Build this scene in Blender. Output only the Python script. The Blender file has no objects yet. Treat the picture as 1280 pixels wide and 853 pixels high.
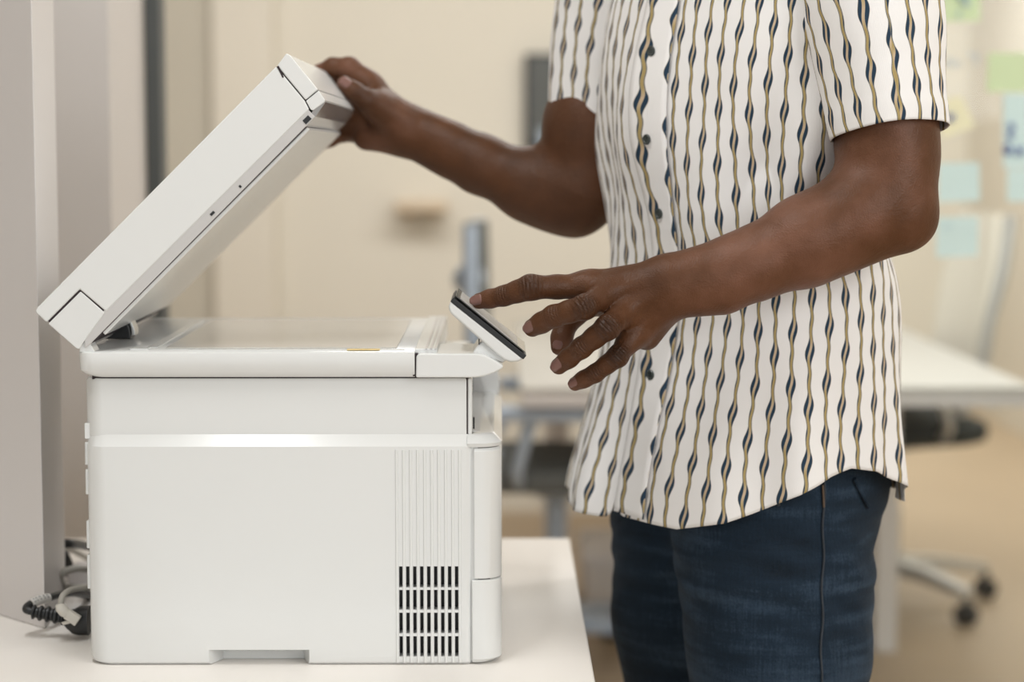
import bpy, bmesh, math, random
import numpy as np
from mathutils import Vector, Matrix, Euler
random.seed(7)
C = bpy.context.scene.collection
SC = bpy.context.scene
PI = math.pi

# ------------------------------------------------------------------ camera, world, lights, exposure
FOCAL = 2520.0                      # focal length in pixels of the 1280 px wide frame
TILT = math.atan(236.5 / FOCAL)
YAW = 15.0 / FOCAL
CAMZ = 1.26
cam_d = bpy.data.cameras.new('camera')
cam = bpy.data.objects.new('camera', cam_d); C.objects.link(cam)
cam.location = (0, 0, CAMZ)
cam.rotation_euler = (PI / 2 - TILT, 0, -YAW)
cam_d.sensor_width = 36.0
cam_d.lens = FOCAL / 1280 * 36.0
cam_d.clip_start = 0.05
cam_d.dof.use_dof = True
cam_d.dof.focus_distance = 2.06
cam_d.dof.aperture_fstop = 2.7
SC.camera = cam

w = bpy.data.worlds.new('world'); SC.world = w; w.use_nodes = True
w.node_tree.nodes['Background'].inputs[0].default_value = (0.955, 0.985, 1.0, 1)
w.node_tree.nodes['Background'].inputs[1].default_value = 1.10

def area(name, loc, target, sx, sy, power, col):
    l = bpy.data.lights.new(name, 'AREA'); l.shape = 'RECTANGLE'; l.size = sx; l.size_y = sy
    l.energy = power; l.color = col
    o = bpy.data.objects.new(name, l); C.objects.link(o)
    o.location = loc
    o.rotation_euler = (Vector(target) - Vector(loc)).to_track_quat('-Z', 'Y').to_euler()
    return o
area('window_light', (2.0, 0.1, 2.0), (0.2, 2.3, 1.0), 1.6, 1.3, 41, (0.975, 0.99, 1.0))
area('ceiling_and_fill_light', (-0.50, 1.45, 2.72), (-0.50, 1.45, 0), 0.16, 1.2, 18, (0.98, 1.0, 1.0))
area('ceiling_and_fill_light', (1.35, 2.75, 2.72), (1.25, 2.95, 0), 0.9, 0.3, 13, (1.0, 0.99, 0.97))  # fill lamp, added to brighten the notes on the glass
area('ceiling_and_fill_light', (0.9, 4.4, 2.72), (0.9, 4.4, 0), 2.4, 0.8, 48, (1.0, 0.99, 0.965))
area('ceiling_and_fill_light', (-0.5, 4.9, 2.72), (-0.45, 7.0, 0.9), 2.6, 0.5, 34, (1.0, 0.99, 0.965))  # added wall wash, aimed to brighten the middle wall
area('ceiling_and_fill_light', (1.2, 8.2, 2.72), (1.2, 8.4, 0), 2.0, 1.0, 66, (1.0, 0.985, 0.955))
SC.view_settings.view_transform = 'Standard'
SC.view_settings.look = 'None'
SC.view_settings.gamma = 1.0
SC.view_settings.exposure = 0.0
SC.view_settings.use_curve_mapping = False
SC.cycles.use_denoising = True

_f = Vector((math.sin(YAW) * math.cos(TILT), math.cos(YAW) * math.cos(TILT), -math.sin(TILT)))
_r = Vector((math.cos(YAW), -math.sin(YAW), 0))
_u = _r.cross(_f)
def P(px, py, Y):
    """world point at depth y = Y that a given place of the photograph shows"""
    d = _f * FOCAL + _r * (px - 640) + _u * (426.5 - py)
    return Vector((0, 0, CAMZ)) + d * (Y / d.y)

# ------------------------------------------------------------------ materials
def new_mat(name):
    m = bpy.data.materials.new(name); m.use_nodes = True
    nt = m.node_tree
    return m, nt, nt.nodes['Principled BSDF']
def node(nt, t, **kw):
    n = nt.nodes.new(t)
    for k, v in kw.items(): setattr(n, k, v)
    return n
def simple(name, col, rough=0.5, metal=0.0, var=0.04, scale=30.0, bump=0.0, bscale=200.0, spec=0.5, coat=0.0):
    m, nt, b = new_mat(name)
    b.inputs['Roughness'].default_value = rough
    b.inputs['Metallic'].default_value = metal
    b.inputs['Specular IOR Level'].default_value = spec
    b.inputs['Coat Weight'].default_value = coat
    tc = node(nt, 'ShaderNodeTexCoord')
    n = node(nt, 'ShaderNodeTexNoise'); n.inputs['Scale'].default_value = scale; n.inputs['Detail'].default_value = 4
    nt.links.new(tc.outputs['Object'], n.inputs['Vector'])
    mr = node(nt, 'ShaderNodeMapRange')
    mr.inputs[3].default_value = 1 - var; mr.inputs[4].default_value = 1 + var
    nt.links.new(n.outputs['Fac'], mr.inputs[0])
    mx = node(nt, 'ShaderNodeVectorMath', operation='SCALE')
    mx.inputs[0].default_value = col
    nt.links.new(mr.outputs[0], mx.inputs['Scale'])
    nt.links.new(mx.outputs[0], b.inputs['Base Color'])
    if bump:
        n2 = node(nt, 'ShaderNodeTexNoise'); n2.inputs['Scale'].default_value = bscale; n2.inputs['Detail'].default_value = 3
        nt.links.new(tc.outputs['Object'], n2.inputs['Vector'])
        bp = node(nt, 'ShaderNodeBump'); bp.inputs['Strength'].default_value = bump; bp.inputs['Distance'].default_value = 0.001
        nt.links.new(n2.outputs['Fac'], bp.inputs['Height'])
        nt.links.new(bp.outputs[0], b.inputs['Normal'])
    return m
M = {}
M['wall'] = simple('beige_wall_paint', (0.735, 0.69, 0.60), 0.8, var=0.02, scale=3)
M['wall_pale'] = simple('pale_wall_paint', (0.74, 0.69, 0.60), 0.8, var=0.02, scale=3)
M['wall_dim'] = simple('shaded_beige_wall', (0.56, 0.52, 0.44), 0.8, var=0.02, scale=3)  # darker beige stands in for shade on a panel at another angle
M['laminate'] = simple('white_cabinet_laminate', (0.66, 0.625, 0.61), 0.45, var=0.015, scale=5)
M['partition'] = simple('grey_white_partition', (0.66, 0.625, 0.60), 0.5, var=0.015, scale=5)
M['ceiling'] = simple('ceiling_paint', (0.8, 0.78, 0.74), 0.9, var=0.01)
M['floor'] = simple('sandy_floor', (0.44, 0.335, 0.225), 0.42, var=0.10, scale=1.6)
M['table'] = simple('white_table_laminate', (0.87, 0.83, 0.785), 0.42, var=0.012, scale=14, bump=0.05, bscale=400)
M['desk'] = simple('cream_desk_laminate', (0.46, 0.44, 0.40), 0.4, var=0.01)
M['printer'] = simple('white_printer_plastic', (0.74, 0.745, 0.735), 0.19, var=0.006, scale=20, bump=0.02, bscale=1500)
M['gloss'] = simple('glossy_white_plastic', (0.72, 0.725, 0.715), 0.16, var=0.006, scale=20)
M['greyplastic'] = simple('pale_grey_plastic', (0.56, 0.545, 0.535), 0.22, var=0.03, scale=60)
M['black'] = simple('black_plastic', (0.012, 0.013, 0.014), 0.4, var=0.05)
M['seam'] = simple('dark_plum_seam', (0.028, 0.016, 0.020), 0.7, var=0.05)
M['grip'] = simple('glossy_grey_plastic', (0.30, 0.29, 0.285), 0.12, var=0.12, scale=40)
M['glassbed'] = simple('scanner_glass', (0.62, 0.60, 0.57), 0.12, var=0.02, scale=8)
M['screen'] = simple('dark_screen_glass', (0.055, 0.052, 0.042), 0.10, var=0.10, scale=40, coat=0.5)
M['sticker'] = simple('amber_sticker', (0.72, 0.55, 0.25), 0.5, var=0.25, scale=160)
M['chrome'] = simple('brushed_chrome', (0.62, 0.63, 0.64), 0.25, 1.0, var=0.03)
M['alu'] = simple('satin_aluminium', (0.55, 0.55, 0.54), 0.35, 0.7, var=0.03)
M['chairblack'] = simple('black_chair_fabric', (0.022, 0.026, 0.024), 0.8, var=0.2, scale=90, bump=0.3, bscale=700)
M['chairgrey'] = simple('grey_chair_mesh', (0.10, 0.105, 0.10), 0.7, var=0.15, scale=90, bump=0.3, bscale=700)
M['bluegrey'] = simple('blue_grey_plastic', (0.36, 0.42, 0.50), 0.4, var=0.04)
M['frame'] = simple('dark_grey_frame', (0.075, 0.082, 0.082), 0.5, var=0.05)
M['monitor'] = simple('charcoal_screen', (0.085, 0.088, 0.082), 0.35, var=0.08, scale=5)
M['wood'] = simple('light_wood', (0.66, 0.54, 0.40), 0.5, var=0.08, scale=9)
M['cable_grey'] = simple('grey_cable_sheath', (0.40, 0.38, 0.34), 0.45, var=0.05)
M['clear'] = simple('milky_connector_plastic', (0.62, 0.59, 0.53), 0.2, var=0.06, scale=200)
M['label'] = simple('printed_cable_label', (0.62, 0.60, 0.57), 0.5, var=0.03)
M['note_blue'] = simple('light_blue_note_paper', (0.66, 0.83, 0.82), 0.8, var=0.02)
M['note_green'] = simple('light_green_note_paper', (0.66, 0.79, 0.50), 0.8, var=0.02)
M['note_yellow'] = simple('light_yellow_note_paper', (0.88, 0.85, 0.60), 0.8, var=0.02)
M['ink'] = simple('blue_marker_ink', (0.06, 0.10, 0.38), 0.6, var=0.05)
M['ink_pale'] = simple('pale_marker_ink', (0.42, 0.55, 0.66), 0.6, var=0.05)
M['nail'] = simple('fingernail', (0.20, 0.098, 0.080), 0.30, var=0.06, scale=300)
M['button'] = simple('dark_green_button', (0.035, 0.045, 0.042), 0.3, var=0.2, scale=400)
M['hair'] = simple('black_hair', (0.012, 0.010, 0.009), 0.8, var=0.4, scale=300, bump=0.8, bscale=500)
M['eye'] = simple('eye_white', (0.75, 0.72, 0.68), 0.2, var=0.02)
M['iris'] = simple('dark_iris', (0.03, 0.015, 0.01), 0.15, var=0.02)
M['shoe'] = simple('white_shoe_leather', (0.7, 0.68, 0.65), 0.5, var=0.03)
M['sole'] = simple('shoe_sole', (0.75, 0.74, 0.70), 0.7, var=0.03)
def glass_mat():
    m = bpy.data.materials.new('clear_partition_glass'); m.use_nodes = True
    nt = m.node_tree; nt.nodes.clear()
    out = node(nt, 'ShaderNodeOutputMaterial'); mix = node(nt, 'ShaderNodeMixShader')
    tr = node(nt, 'ShaderNodeBsdfTransparent'); gl = node(nt, 'ShaderNodeBsdfGlossy'); fr = node(nt, 'ShaderNodeFresnel')
    tr.inputs[0].default_value = (0.97, 0.985, 0.98, 1)
    gl.inputs['Roughness'].default_value = 0.0
    fr.inputs[0].default_value = 1.25
    nt.links.new(fr.outputs[0], mix.inputs[0]); nt.links.new(tr.outputs[0], mix.inputs[1])
    nt.links.new(gl.outputs[0], mix.inputs[2]); nt.links.new(mix.outputs[0], out.inputs[0])
    return m
M['glass'] = glass_mat()

# ------------------------------------------------------------------ mesh helpers
def wloc(p):
    v = Vector((0, 0, 0))
    while p is not None:
        v += p.location; p = p.parent
    return v
def obj(name, data, mat, parent=None, bevel=0.0, seg=3, smooth=True, ang=32):
    """data = bmesh or (verts, faces) in world coordinates -> one mesh object"""
    me = bpy.data.meshes.new(name)
    if isinstance(data, bmesh.types.BMesh):
        bmesh.ops.recalc_face_normals(data, faces=data.faces)
        data.to_mesh(me); data.free()
    else:
        me.from_pydata([tuple(v) for v in data[0]], [], data[1]); me.validate()
    o = bpy.data.objects.new(name, me); C.objects.link(o)
    mats = mat if isinstance(mat, (list, tuple)) else [mat]
    for m in mats: me.materials.append(m)
    if parent is not None:
        off = wloc(parent); o.parent = parent
    else:
        vs = [v.co for v in me.vertices]
        off = Vector(((min(v.x for v in vs) + max(v.x for v in vs)) / 2, (min(v.y for v in vs) + max(v.y for v in vs)) / 2, min(v.z for v in vs)))
        o.location = off
    me.transform(Matrix.Translation(-off))
    if smooth:
        for p in me.polygons: p.use_smooth = True
    if smooth and not bevel: me.set_sharp_from_angle(angle=math.radians(38))
    if bevel:
        b = o.modifiers.new('bevel', 'BEVEL'); b.width = bevel; b.segments = seg; b.limit_method = 'ANGLE'
        b.angle_limit = math.radians(ang); b.harden_normals = True
    return o
def thing(name, label, cat, loc=(0, 0, 0), group=None):
    o = bpy.data.objects.new(name, None); C.objects.link(o); o.empty_display_size = 0.05
    o.location = loc; o['label'] = label; o['category'] = cat
    if group: o['group'] = group
    return o
def tag(o, label, cat, group=None):
    o['label'] = label; o['category'] = cat
    if group: o['group'] = group
    return o
def struct(o):
    o['kind'] = 'structure'; return o
def box(bm, x0, x1, y0, y1, z0, z1):
    vs = [bm.verts.new((x, y, z)) for x in (x0, x1) for y in (y0, y1) for z in (z0, z1)]
    for f in ((0, 1, 3, 2), (4, 6, 7, 5), (0, 4, 5, 1), (2, 3, 7, 6), (0, 2, 6, 4), (1, 5, 7, 3)):
        bm.faces.new([vs[i] for i in f])
    return vs
def bx(*a):
    bm = bmesh.new(); box(bm, *a); return bm
def prism_y(bm, poly, y0, y1):
    """poly: list of (x, z); extruded along y"""
    a = [bm.verts.new((p[0], y0, p[1])) for p in poly]
    b = [bm.verts.new((p[0], y1, p[1])) for p in poly]
    n = len(poly)
    bm.faces.new(a); bm.faces.new(b[::-1])
    for i in range(n): bm.faces.new((a[i], b[i], b[(i + 1) % n], a[(i + 1) % n]))
def prism_z(bm, poly, z0, z1):
    a = [bm.verts.new((p[0], p[1], z0)) for p in poly]
    b = [bm.verts.new((p[0], p[1], z1)) for p in poly]
    n = len(poly)
    bm.faces.new(a[::-1]); bm.faces.new(b)
    for i in range(n): bm.faces.new((a[i], a[(i + 1) % n], b[(i + 1) % n], b[i]))
def loft(bm, rings, cap0=True, cap1=True, closed=True):
    R = [[bm.verts.new(p) for p in r] for r in rings]
    n = len(R[0])
    for a, b in zip(R, R[1:]):
        for i in range(n if closed else n - 1):
            j = (i + 1) % n
            bm.faces.new((a[i], a[j], b[j], b[i]))
    if cap0: bm.faces.new(R[0][::-1])
    if cap1: bm.faces.new(R[-1])
    return R
def frames(pts):
    pts = [Vector(p) for p in pts]
    T = []
    for i in range(len(pts)):
        t = pts[min(i + 1, len(pts) - 1)] - pts[max(i - 1, 0)]
        T.append(t.normalized())
    n = T[0].orthogonal().normalized(); out = []
    for i, t in enumerate(T):
        n = (n - t * n.dot(t))
        n = n.normalized() if n.length > 1e-6 else t.orthogonal().normalized()
        out.append((pts[i], t, n, t.cross(n)))
    return out
def tube(bm, pts, rad, n=12, cap=True):
    fr = frames(pts)
    rads = rad if isinstance(rad, (list, tuple)) else [rad] * len(pts)
    rings = []
    for (p, t, a, b), r in zip(fr, rads):
        rings.append([p + (a * math.cos(2 * PI * k / n) + b * math.sin(2 * PI * k / n)) * r for k in range(n)])
    loft(bm, rings, cap, cap)
def spline(pts, per=8):
    pts = [Vector(p) for p in pts]; out = []
    for i in range(len(pts) - 1):
        p0 = pts[max(i - 1, 0)]; p1 = pts[i]; p2 = pts[i + 1]; p3 = pts[min(i + 2, len(pts) - 1)]
        for k in range(per):
            t = k / per
            out.append(0.5 * ((2 * p1) + (p2 - p0) * t + (2 * p0 - 5 * p1 + 4 * p2 - p3) * t * t + (3 * p1 - p0 - 3 * p2 + p3) * t ** 3))
    out.append(pts[-1]); return out
def lathe(bm, prof, c=(0, 0, 0), n=24, axis='z'):
    """prof: (radius, height) pairs; closed at the ends"""
    c = Vector(c); rings = []
    for r, h in prof:
        ring = []
        for k in range(n):
            a = 2 * PI * k / n; x, y = r * math.cos(a), r * math.sin(a)
            v = {'z': (x, y, h), 'y': (x, -h, y), 'x': (h, x, y)}[axis]
            ring.append(c + Vector(v))
        rings.append(ring)
    loft(bm, rings)
def rrect(x0, x1, y0, y1, r, n=6):
    """rounded rectangle; r may be four radii: near right, far right, far left, near left"""
    pts = []; R4 = r if isinstance(r, tuple) else (r,) * 4
    for sx, sy, a0, r in ((1, 0, -90, R4[0]), (1, 1, 0, R4[1]), (0, 1, 90, R4[2]), (0, 0, 180, R4[3])):
        cx = x1 - r if sx else x0 + r; cy = y1 - r if sy else y0 + r
        for k in range(n + 1):
            a = math.radians(a0 + 90 * k / n); pts.append((cx + r * math.cos(a), cy + r * math.sin(a)))
    return pts
def rbox(levels, n=6):
    """levels: (z, x0, x1, y0, y1, r) -> lofted rounded box"""
    bm = bmesh.new()
    loft(bm, [[(x, y, L[0]) for x, y in rrect(*L[1:6], n)] for L in levels])
    return bm
def copy_tree(o, parent=None):
    c = o.copy(); C.objects.link(c)
    if parent is not None: c.parent = parent
    for ch in list(o.children): copy_tree(ch, c)
    return c
# ------------------------------------------------------------------ the room
YN = 2.05                                     # the printer's near side
def S(px, py, Y=YN):
    v = P(px, py, Y); return (v.x, v.z)
TZ = P(370, 832, YN).z                        # table top height
struct(obj('floor', bx(-3.2, 2.36, -2.2, 10.4, -0.08, 0), M['floor'], smooth=False))
struct(obj('ceiling', bx(-3.2, 2.36, -2.2, 10.4, 2.80, 2.9), M['ceiling'], smooth=False))
struct(obj('wall_far', bx(-3.2, 2.36, 10.2, 10.4, 0, 2.8), M['wall'], smooth=False))
struct(obj('wall_right', bx(2.36, 2.5, -2.2, 10.4, 0, 2.8), M['wall_pale'], smooth=False))
struct(obj('wall_left', bx(-3.4, -3.2, -2.2, 10.4, 0, 2.8), M['wall'], smooth=False))
struct(obj('baseboard_right', bx(2.335, 2.36, -2.2, 10.2, 0, 0.14), M['wall_pale'], smooth=False))
# grey-white partition behind the table, with the dark frame of its glass door
px0 = P(140, 300, 3.0).x
struct(obj('wall_partition', bx(-3.2, px0, 3.0, 3.30, 0, 2.8), M['partition'], smooth=False))
x1 = P(184, 100, 3.30).x; x2 = P(200, 100, 3.30).x
struct(obj('trim_1', bx(x1 - 0.004, x2, 3.30, 3.36, 0, 2.8), M['frame'], bevel=0.003))
# inner wall at mid distance that carries the screen and the shelf
YW = 7.0
xa, xb, xc = P(200, 100, YW).x, P(268, 100, YW).x, P(345, 100, YW).x
struct(obj('wall_middle', bx(-3.2, 0.75, YW, YW + 0.12, 0, 2.8), M['wall'], smooth=False))
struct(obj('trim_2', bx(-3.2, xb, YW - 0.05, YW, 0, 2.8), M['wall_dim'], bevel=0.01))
struct(obj('trim_3', bx(xb, xc, YW - 0.09, YW, 0, 2.8), M['wall_pale'], bevel=0.012))

# ------------------------------------------------------------------ table
XR = P(712, 668, 2.74).x
tb = thing('table', 'long white laminate table carrying the printer', 'table', (-1.0, 2.27, 0))
TX0 = -2.1
obj('table_top', bx(TX0, XR, 1.78, 2.74, TZ - 0.028, TZ), M['table'], tb, bevel=0.0025, seg=2)
for x in (TX0 + 0.08, XR - 0.12):
    for y in (1.88, 2.64):
        bm = bmesh.new(); prism_z(bm, rrect(x - 0.025, x + 0.025, y - 0.025, y + 0.025, 0.008, 3), 0.0, TZ - 0.028)
        obj('leg', bm, M['alu'], tb)
bm = bmesh.new(); box(bm, TX0 + 0.08, XR - 0.12, 1.90, 1.93, TZ - 0.088, TZ - 0.028); box(bm, TX0 + 0.08, XR - 0.12, 2.60, 2.63, TZ - 0.088, TZ - 0.028)
obj('apron', bm, M['alu'], tb)

# ------------------------------------------------------------------ tall white cabinet at the left, standing on the table
A = (-0.507, 2.21); B = (-0.517, 2.365)
cb = thing('cabinet', 'tall mauve-white cabinet corner standing on the table left of the printer', 'cabinet', (-0.7, 2.45, TZ))
bm = bmesh.new(); prism_z(bm, [A, B, (-0.86, 2.71), (-0.86, 2.563)], TZ, TZ + 1.15)
obj('carcass', bm, M['laminate'], cb, bevel=0.0018, seg=2)
bm = bmesh.new(); prism_z(bm, [(A[0] + .004, A[1] - .006), (B[0] + .006, B[1] + .004), (-0.86, 2.715), (-0.866, 2.557)], TZ + 1.15, TZ + 1.17)
obj('top_cap', bm, M['laminate'], cb, bevel=.0015, seg=2)

# ------------------------------------------------------------------ printer
X0 = S(107, 700)[0]; YF = 2.468
pr = thing('multifunction_printer', 'white multifunction printer with its lid raised, standing on the table', 'printer', (-0.2, 2.26, TZ))
zb, zl1, zl2, zu = TZ, S(0, 559)[1], S(0, 545)[1], S(0, 473.5)[1]
XB = S(591, 700)[0]
def apply_bool(o, cutter):
    m = o.modifiers.new('cut', 'BOOLEAN'); m.operation = 'DIFFERENCE'; m.object = cutter; m.solver = 'EXACT'
    dg = bpy.context.evaluated_depsgraph_get()
    me = bpy.data.meshes.new_from_object(o.evaluated_get(dg))
    o.modifiers.clear(); old = o.data; o.data = me; bpy.data.meshes.remove(old)
    cm = cutter.data; bpy.data.objects.remove(cutter); bpy.data.meshes.remove(cm)
lev = [(zb + 0.0005, X0 + .006, XB, YN + .004, YF, (.009, .02, .02, .02)), (zb + 0.003, X0 + .002, XB, YN + .001, YF, (.009, .022, .022, .022)), (zb + .008, X0, XB, YN, YF, (.009, .022, .022, .022)), (zl1, X0, XB, YN, YF, (.009, .022, .022, .022)), (zl2, X0, XB, YN + .0085, YF, (.009, .022, .022, .022))]
body = obj('lower_housing', rbox(lev), [M['printer'], M['black']], pr)
bm = bmesh.new()
sx0 = S(499, 760)[0]; sp = (S(573, 760)[0] - sx0 - .0036) / 8
off = wloc(pr)
for c in range(9):
    for (ya, yb_) in ((709, 735.5), (738.5, 763.5), (767, 793), (796.5, 822)):
        z1, z0 = S(0, ya)[1], S(0, yb_)[1]
        box(bm, sx0 + c * sp, sx0 + c * sp + .0036, YN - .01, YN + .016, z0, z1)
# hand recess along the bottom edge
xl, xr_, zc = S(258, 820)[0], S(389, 820)[0], S(0, 816)[1]
r1 = [(xl, YN - .006, zb - .01), (xr_, YN - .006, zb - .01), (xr_, YN - .006, zc + .004), (xl, YN - .006, zc + .004)]
r2 = [(xl + .014, YN + .026, zb - .01), (xr_ - .010, YN + .026, zb - .01), (xr_ - .010, YN + .026, zc - .005), (xl + .014, YN + .026, zc - .005)]
loft(bm, [r1, r2])
cut = obj('cutter', bm, M['black'])
apply_bool(body, cut)
for p in body.data.polygons:
    c = p.center + off
    p.use_smooth = True
    p.material_index = 1 if (YN + .0155 < c.y < YN + .0165 and abs(p.normal.y) > .9) else 0
while len(body.data.materials) > 2: body.data.materials.pop()
body.data.set_sharp_from_angle(angle=math.radians(30))
# fine vertical ribs, broken where the slots lie
bm = bmesh.new(); z_r1, z_r0 = S(0, 563)[1], S(0, 829)[1]; zv1, zv0 = S(0, 705)[1], S(0, 825)[1]
rib0 = S(489, 700)[0]
for c in range(-1, 9):
    xc_ = sx0 + c * sp + sp * .5 + .0018
    for (z0, z1) in ((z_r0, z_r1),):
        a = [(xc_ - .0017, YN + .0006, z0), (xc_ + .0017, YN + .0006, z0), (xc_ + .001, YN - .0011, z0), (xc_ - .001, YN - .0011, z0)]
        loft(bm, [a, [(p[0], p[1], z1) for p in a]])
obj('ribbed_grille', bm, M['printer'], pr, smooth=False)
# upper housing
XU = S(583, 520)[0]; XU2 = S(590, 520)[0]
lev = [(zl2 - .002, X0 - .001, XU, YN + .0085, YF, (.001, .02, .02, .02)), (zu - .004, X0 - .001, XU, YN + .0085, YF, (.001, .02, .02, .02)), (zu - .001, X0 + .001, XU, YN + .0095, YF, (.001, .02, .02, .02))]
obj('upper_housing', rbox(lev), M['printer'], pr)
obj('seam', bx(XU - .001, XU + .0012, YN + .0094, YF - .01, zl2 - .002, zu - .001), M['seam'], pr, smooth=False)
obj('front_pillar', bx(XU + .001, XU2, YN + .009, YN + .04, zl2 - .001, zu - .001), M['printer'], pr, bevel=.002)
obj('tray_back_wall', bx(XU + .001, XU2 - .012, YN + .04, YF - .03, zl2 - .002, zu - .001), M['greyplastic'], pr, smooth=False)
XT = S(627, 600)[0]
# far side wall of the paper outlet
poly = [(XU2 - .02, zl2 - .004), (XT - .002, zl2 - .004), (XT - .002, zl2 + .012), (XT - .006, zu - .014), (XT - .011, zu - .006), (XU2 - .02, zu - .006)]
bm = bmesh.new(); prism_y(bm, poly, 2.425, YF)
obj('outlet_side_wall', bm, M['printer'], pr, bevel=.003)
poly = [(XU2 - .12, zl2 + .012), (XT - .012, zl2 - .001), (XT - .012, zl2 - .008), (XU2 - .12, zl2 - .008)]
bm = bmesh.new(); prism_y(bm, poly, YN + .03, 2.426)
obj('output_tray', bm, M['printer'], pr)
R1 = (.024, .024, .001, .001)
# front lip under the outlet
xs0 = S(583.5, 550)[0]
lev = [(zl1 - .001, xs0, XT - .0005, YN + .001, YF - .001, R1), (zl1 + .003, xs0, XT + .0005, YN, YF, R1), (zl2 - .002, xs0, XT - .006, YN + .007, YF - .006, R1), (zl2, xs0, XT - .008, YN + .0095, YF - .008, R1)]
obj('front_lip', rbox(lev, 8), M['gloss'], pr)
obj('catch', bx(XU2 + .0005, XU2 + .0022, YN + .034, YN + .040, zl2 + .002, zl2 + .014), M['black'], pr)
# front door and paper tray below it
zd0, zd1, zt1 = S(0, 725)[1], S(0, 560.5)[1], S(0, 726.6)[1]
xf0 = S(592.5, 700)[0]
lev = [(zd0, xf0, XT, YN + .001, YF - .001, R1), (zd0 + .001, xf0 - .0, XT, YN, YF, R1), (zd1 - .004, xf0, XT, YN, YF, R1), (zd1 - .001, xf0, XT - .002, YN + .003, YF - .003, R1)]
obj('front_door', rbox(lev, 8), M['printer'], pr)
lev = [(zb + .002, xf0 - .002, XT - .004, YN + .003, YF - .002, R1), (zb + .006, xf0 - .002, XT, YN - .0005, YF, R1), (zt1 - .001, xf0 - .002, XT, YN - .0005, YF, R1), (zt1, xf0 - .002, XT - .001, YN + .0005, YF - .001, R1)]
obj('paper_tray', rbox(lev, 8), M['printer'], pr)
obj('tray_gap', bx(xf0 + .002, XT - .012, YN + .006, YF - .02, zt1 - .001, zd0 + .001), M['seam'], pr, smooth=False)
obj('front_recess', bx(XB - .003, xf0 + .004, YN + .004, YF - .01, zb + .004, zd1), M['printer'], pr, smooth=False)
# rear catch strips along the left edge
for a, b_ in ((532, 552), (556, 585), (590, 622), (655, 690), (698, 741)):
    obj('rear_catch', bx(X0 - .002, X0 + .006, YN + .016, YN + .03, S(0, b_)[1], S(0, a)[1]), M['printer'], pr, bevel=.0008, seg=1)
# scanner base
YS0, YS1 = YN - .004, YF + .006
xs_l, xs_r = S(96.5, 455)[0], S(518.5, 455)[0]; zs0, zs1 = S(0, 472)[1], S(0, 440)[1]
lev = [(zs0, xs_l + .013, xs_r, YS0 + .006, YS1, (.001, .001, .016, .016)), (zs0 + .0035, xs_l + .004, xs_r, YS0 + .002, YS1, (.001, .001, .016, .016)), (zs0 + .007, xs_l + .001, xs_r, YS0, YS1, (.001, .001, .016, .016)),
       (zs1 - .004, xs_l, xs_r, YS0, YS1, (.001, .001, .016, .016)), (zs1 - .0012, xs_l, xs_r, YS0 + .0008, YS1 - .001, (.001, .001, .016, .016)), (zs1, xs_l + .001, xs_r, YS0 + .003, YS1 - .003, (.001, .001, .016, .016))]
obj('scanner_base', rbox(lev), M['printer'], pr)
obj('scanner_gap', bx(X0 + .008, xs_r + .02, YN + .012, YF - .01, zu - .002, zs0 + .002), M['seam'], pr, smooth=False)
xm = S(546, 440)[0]
obj('scanner_front_rail', bx(xs_r - .0005, xm, YS0 + .012, YS1, zs0 + .004, zs1 + .0022), M['printer'], pr, bevel=.0015, seg=2)
bm = bmesh.new()
for q in (0.0105, 0.0155, 0.020): box(bm, xs_r + q, xs_r + q + .0022, YS0 + .010, YS1 - .02, zs1 + .001, zs1 + .0029)
obj('rail_grooves', bm, M['greyplastic'], pr, smooth=False)
gx0, gx1 = S(200, 420)[0], S(494, 420)[0]
obj('scanner_glass', bx(gx0, gx1, YS0 + .035, YS1 - .045, zs1, zs1 + .0012), M['glassbed'], pr, bevel=.0005, seg=1)
bm = bmesh.new()
box(bm, gx0 - .020, gx0 - .010, YS0 + .045, YS1 - .05, zs1, zs1 + .0009)
box(bm, S(232, 437)[0], S(505, 437)[0], YS0 + .0155, YS0 + .021, zs1, zs1 + .0009)
obj('glass_border', bm, M['gloss'], pr, smooth=False)
obj('warning_sticker', bx(S(433, 437)[0], S(474, 437)[0], YS0 + .009, YS0 + .022, zs1 + .0007, zs1 + .0015), M['sticker'], pr, smooth=False)
bm = bmesh.new(); box(bm, S(158, 437)[0], S(182, 437)[0], YS0 + .020, YS0 + .036, zs1 - .001, zs1 + .0016)
obj('bed_latch', bm, M['printer'], pr, bevel=.0006, seg=1)
# control panel housing with its rounded nose
pts = [(520, 472), (520.5, 445), (524, 442), (598, 442), (606, 444), (616, 449), (627, 455.5), (629.5, 458), (627, 461), (618, 466), (606, 470), (594, 472)]
bm = bmesh.new(); prism_y(bm, [S(*p) for p in pts], YS0, YS0 + .112)
cp = obj('control_panel', bm, M['printer'], pr, bevel=.0022)
obj('housing_seam', bx(xs_r - .002, S(521, 450)[0] + .001, YS0 + .003, YS0 + .1, zs0 + .001, zs1 - .002), M['seam'], pr, smooth=False)
pts = [(590, 443), (596, 434), (602, 428), (609, 424), (640, 449), (628, 455), (612, 449)]
bm = bmesh.new(); prism_y(bm, [S(*p) for p in pts], YS0 + .014, YS0 + .098)
obj('screen_bracket', bm, M['printer'], cp, bevel=.002)
obj('bracket_slot', bx(S(598, 430)[0], S(598, 430)[0] + .0012, YS0 + .0125, YS0 + .02, S(0, 432.5)[1], S(0, 425)[1]), M['black'], cp, smooth=False)
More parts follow.
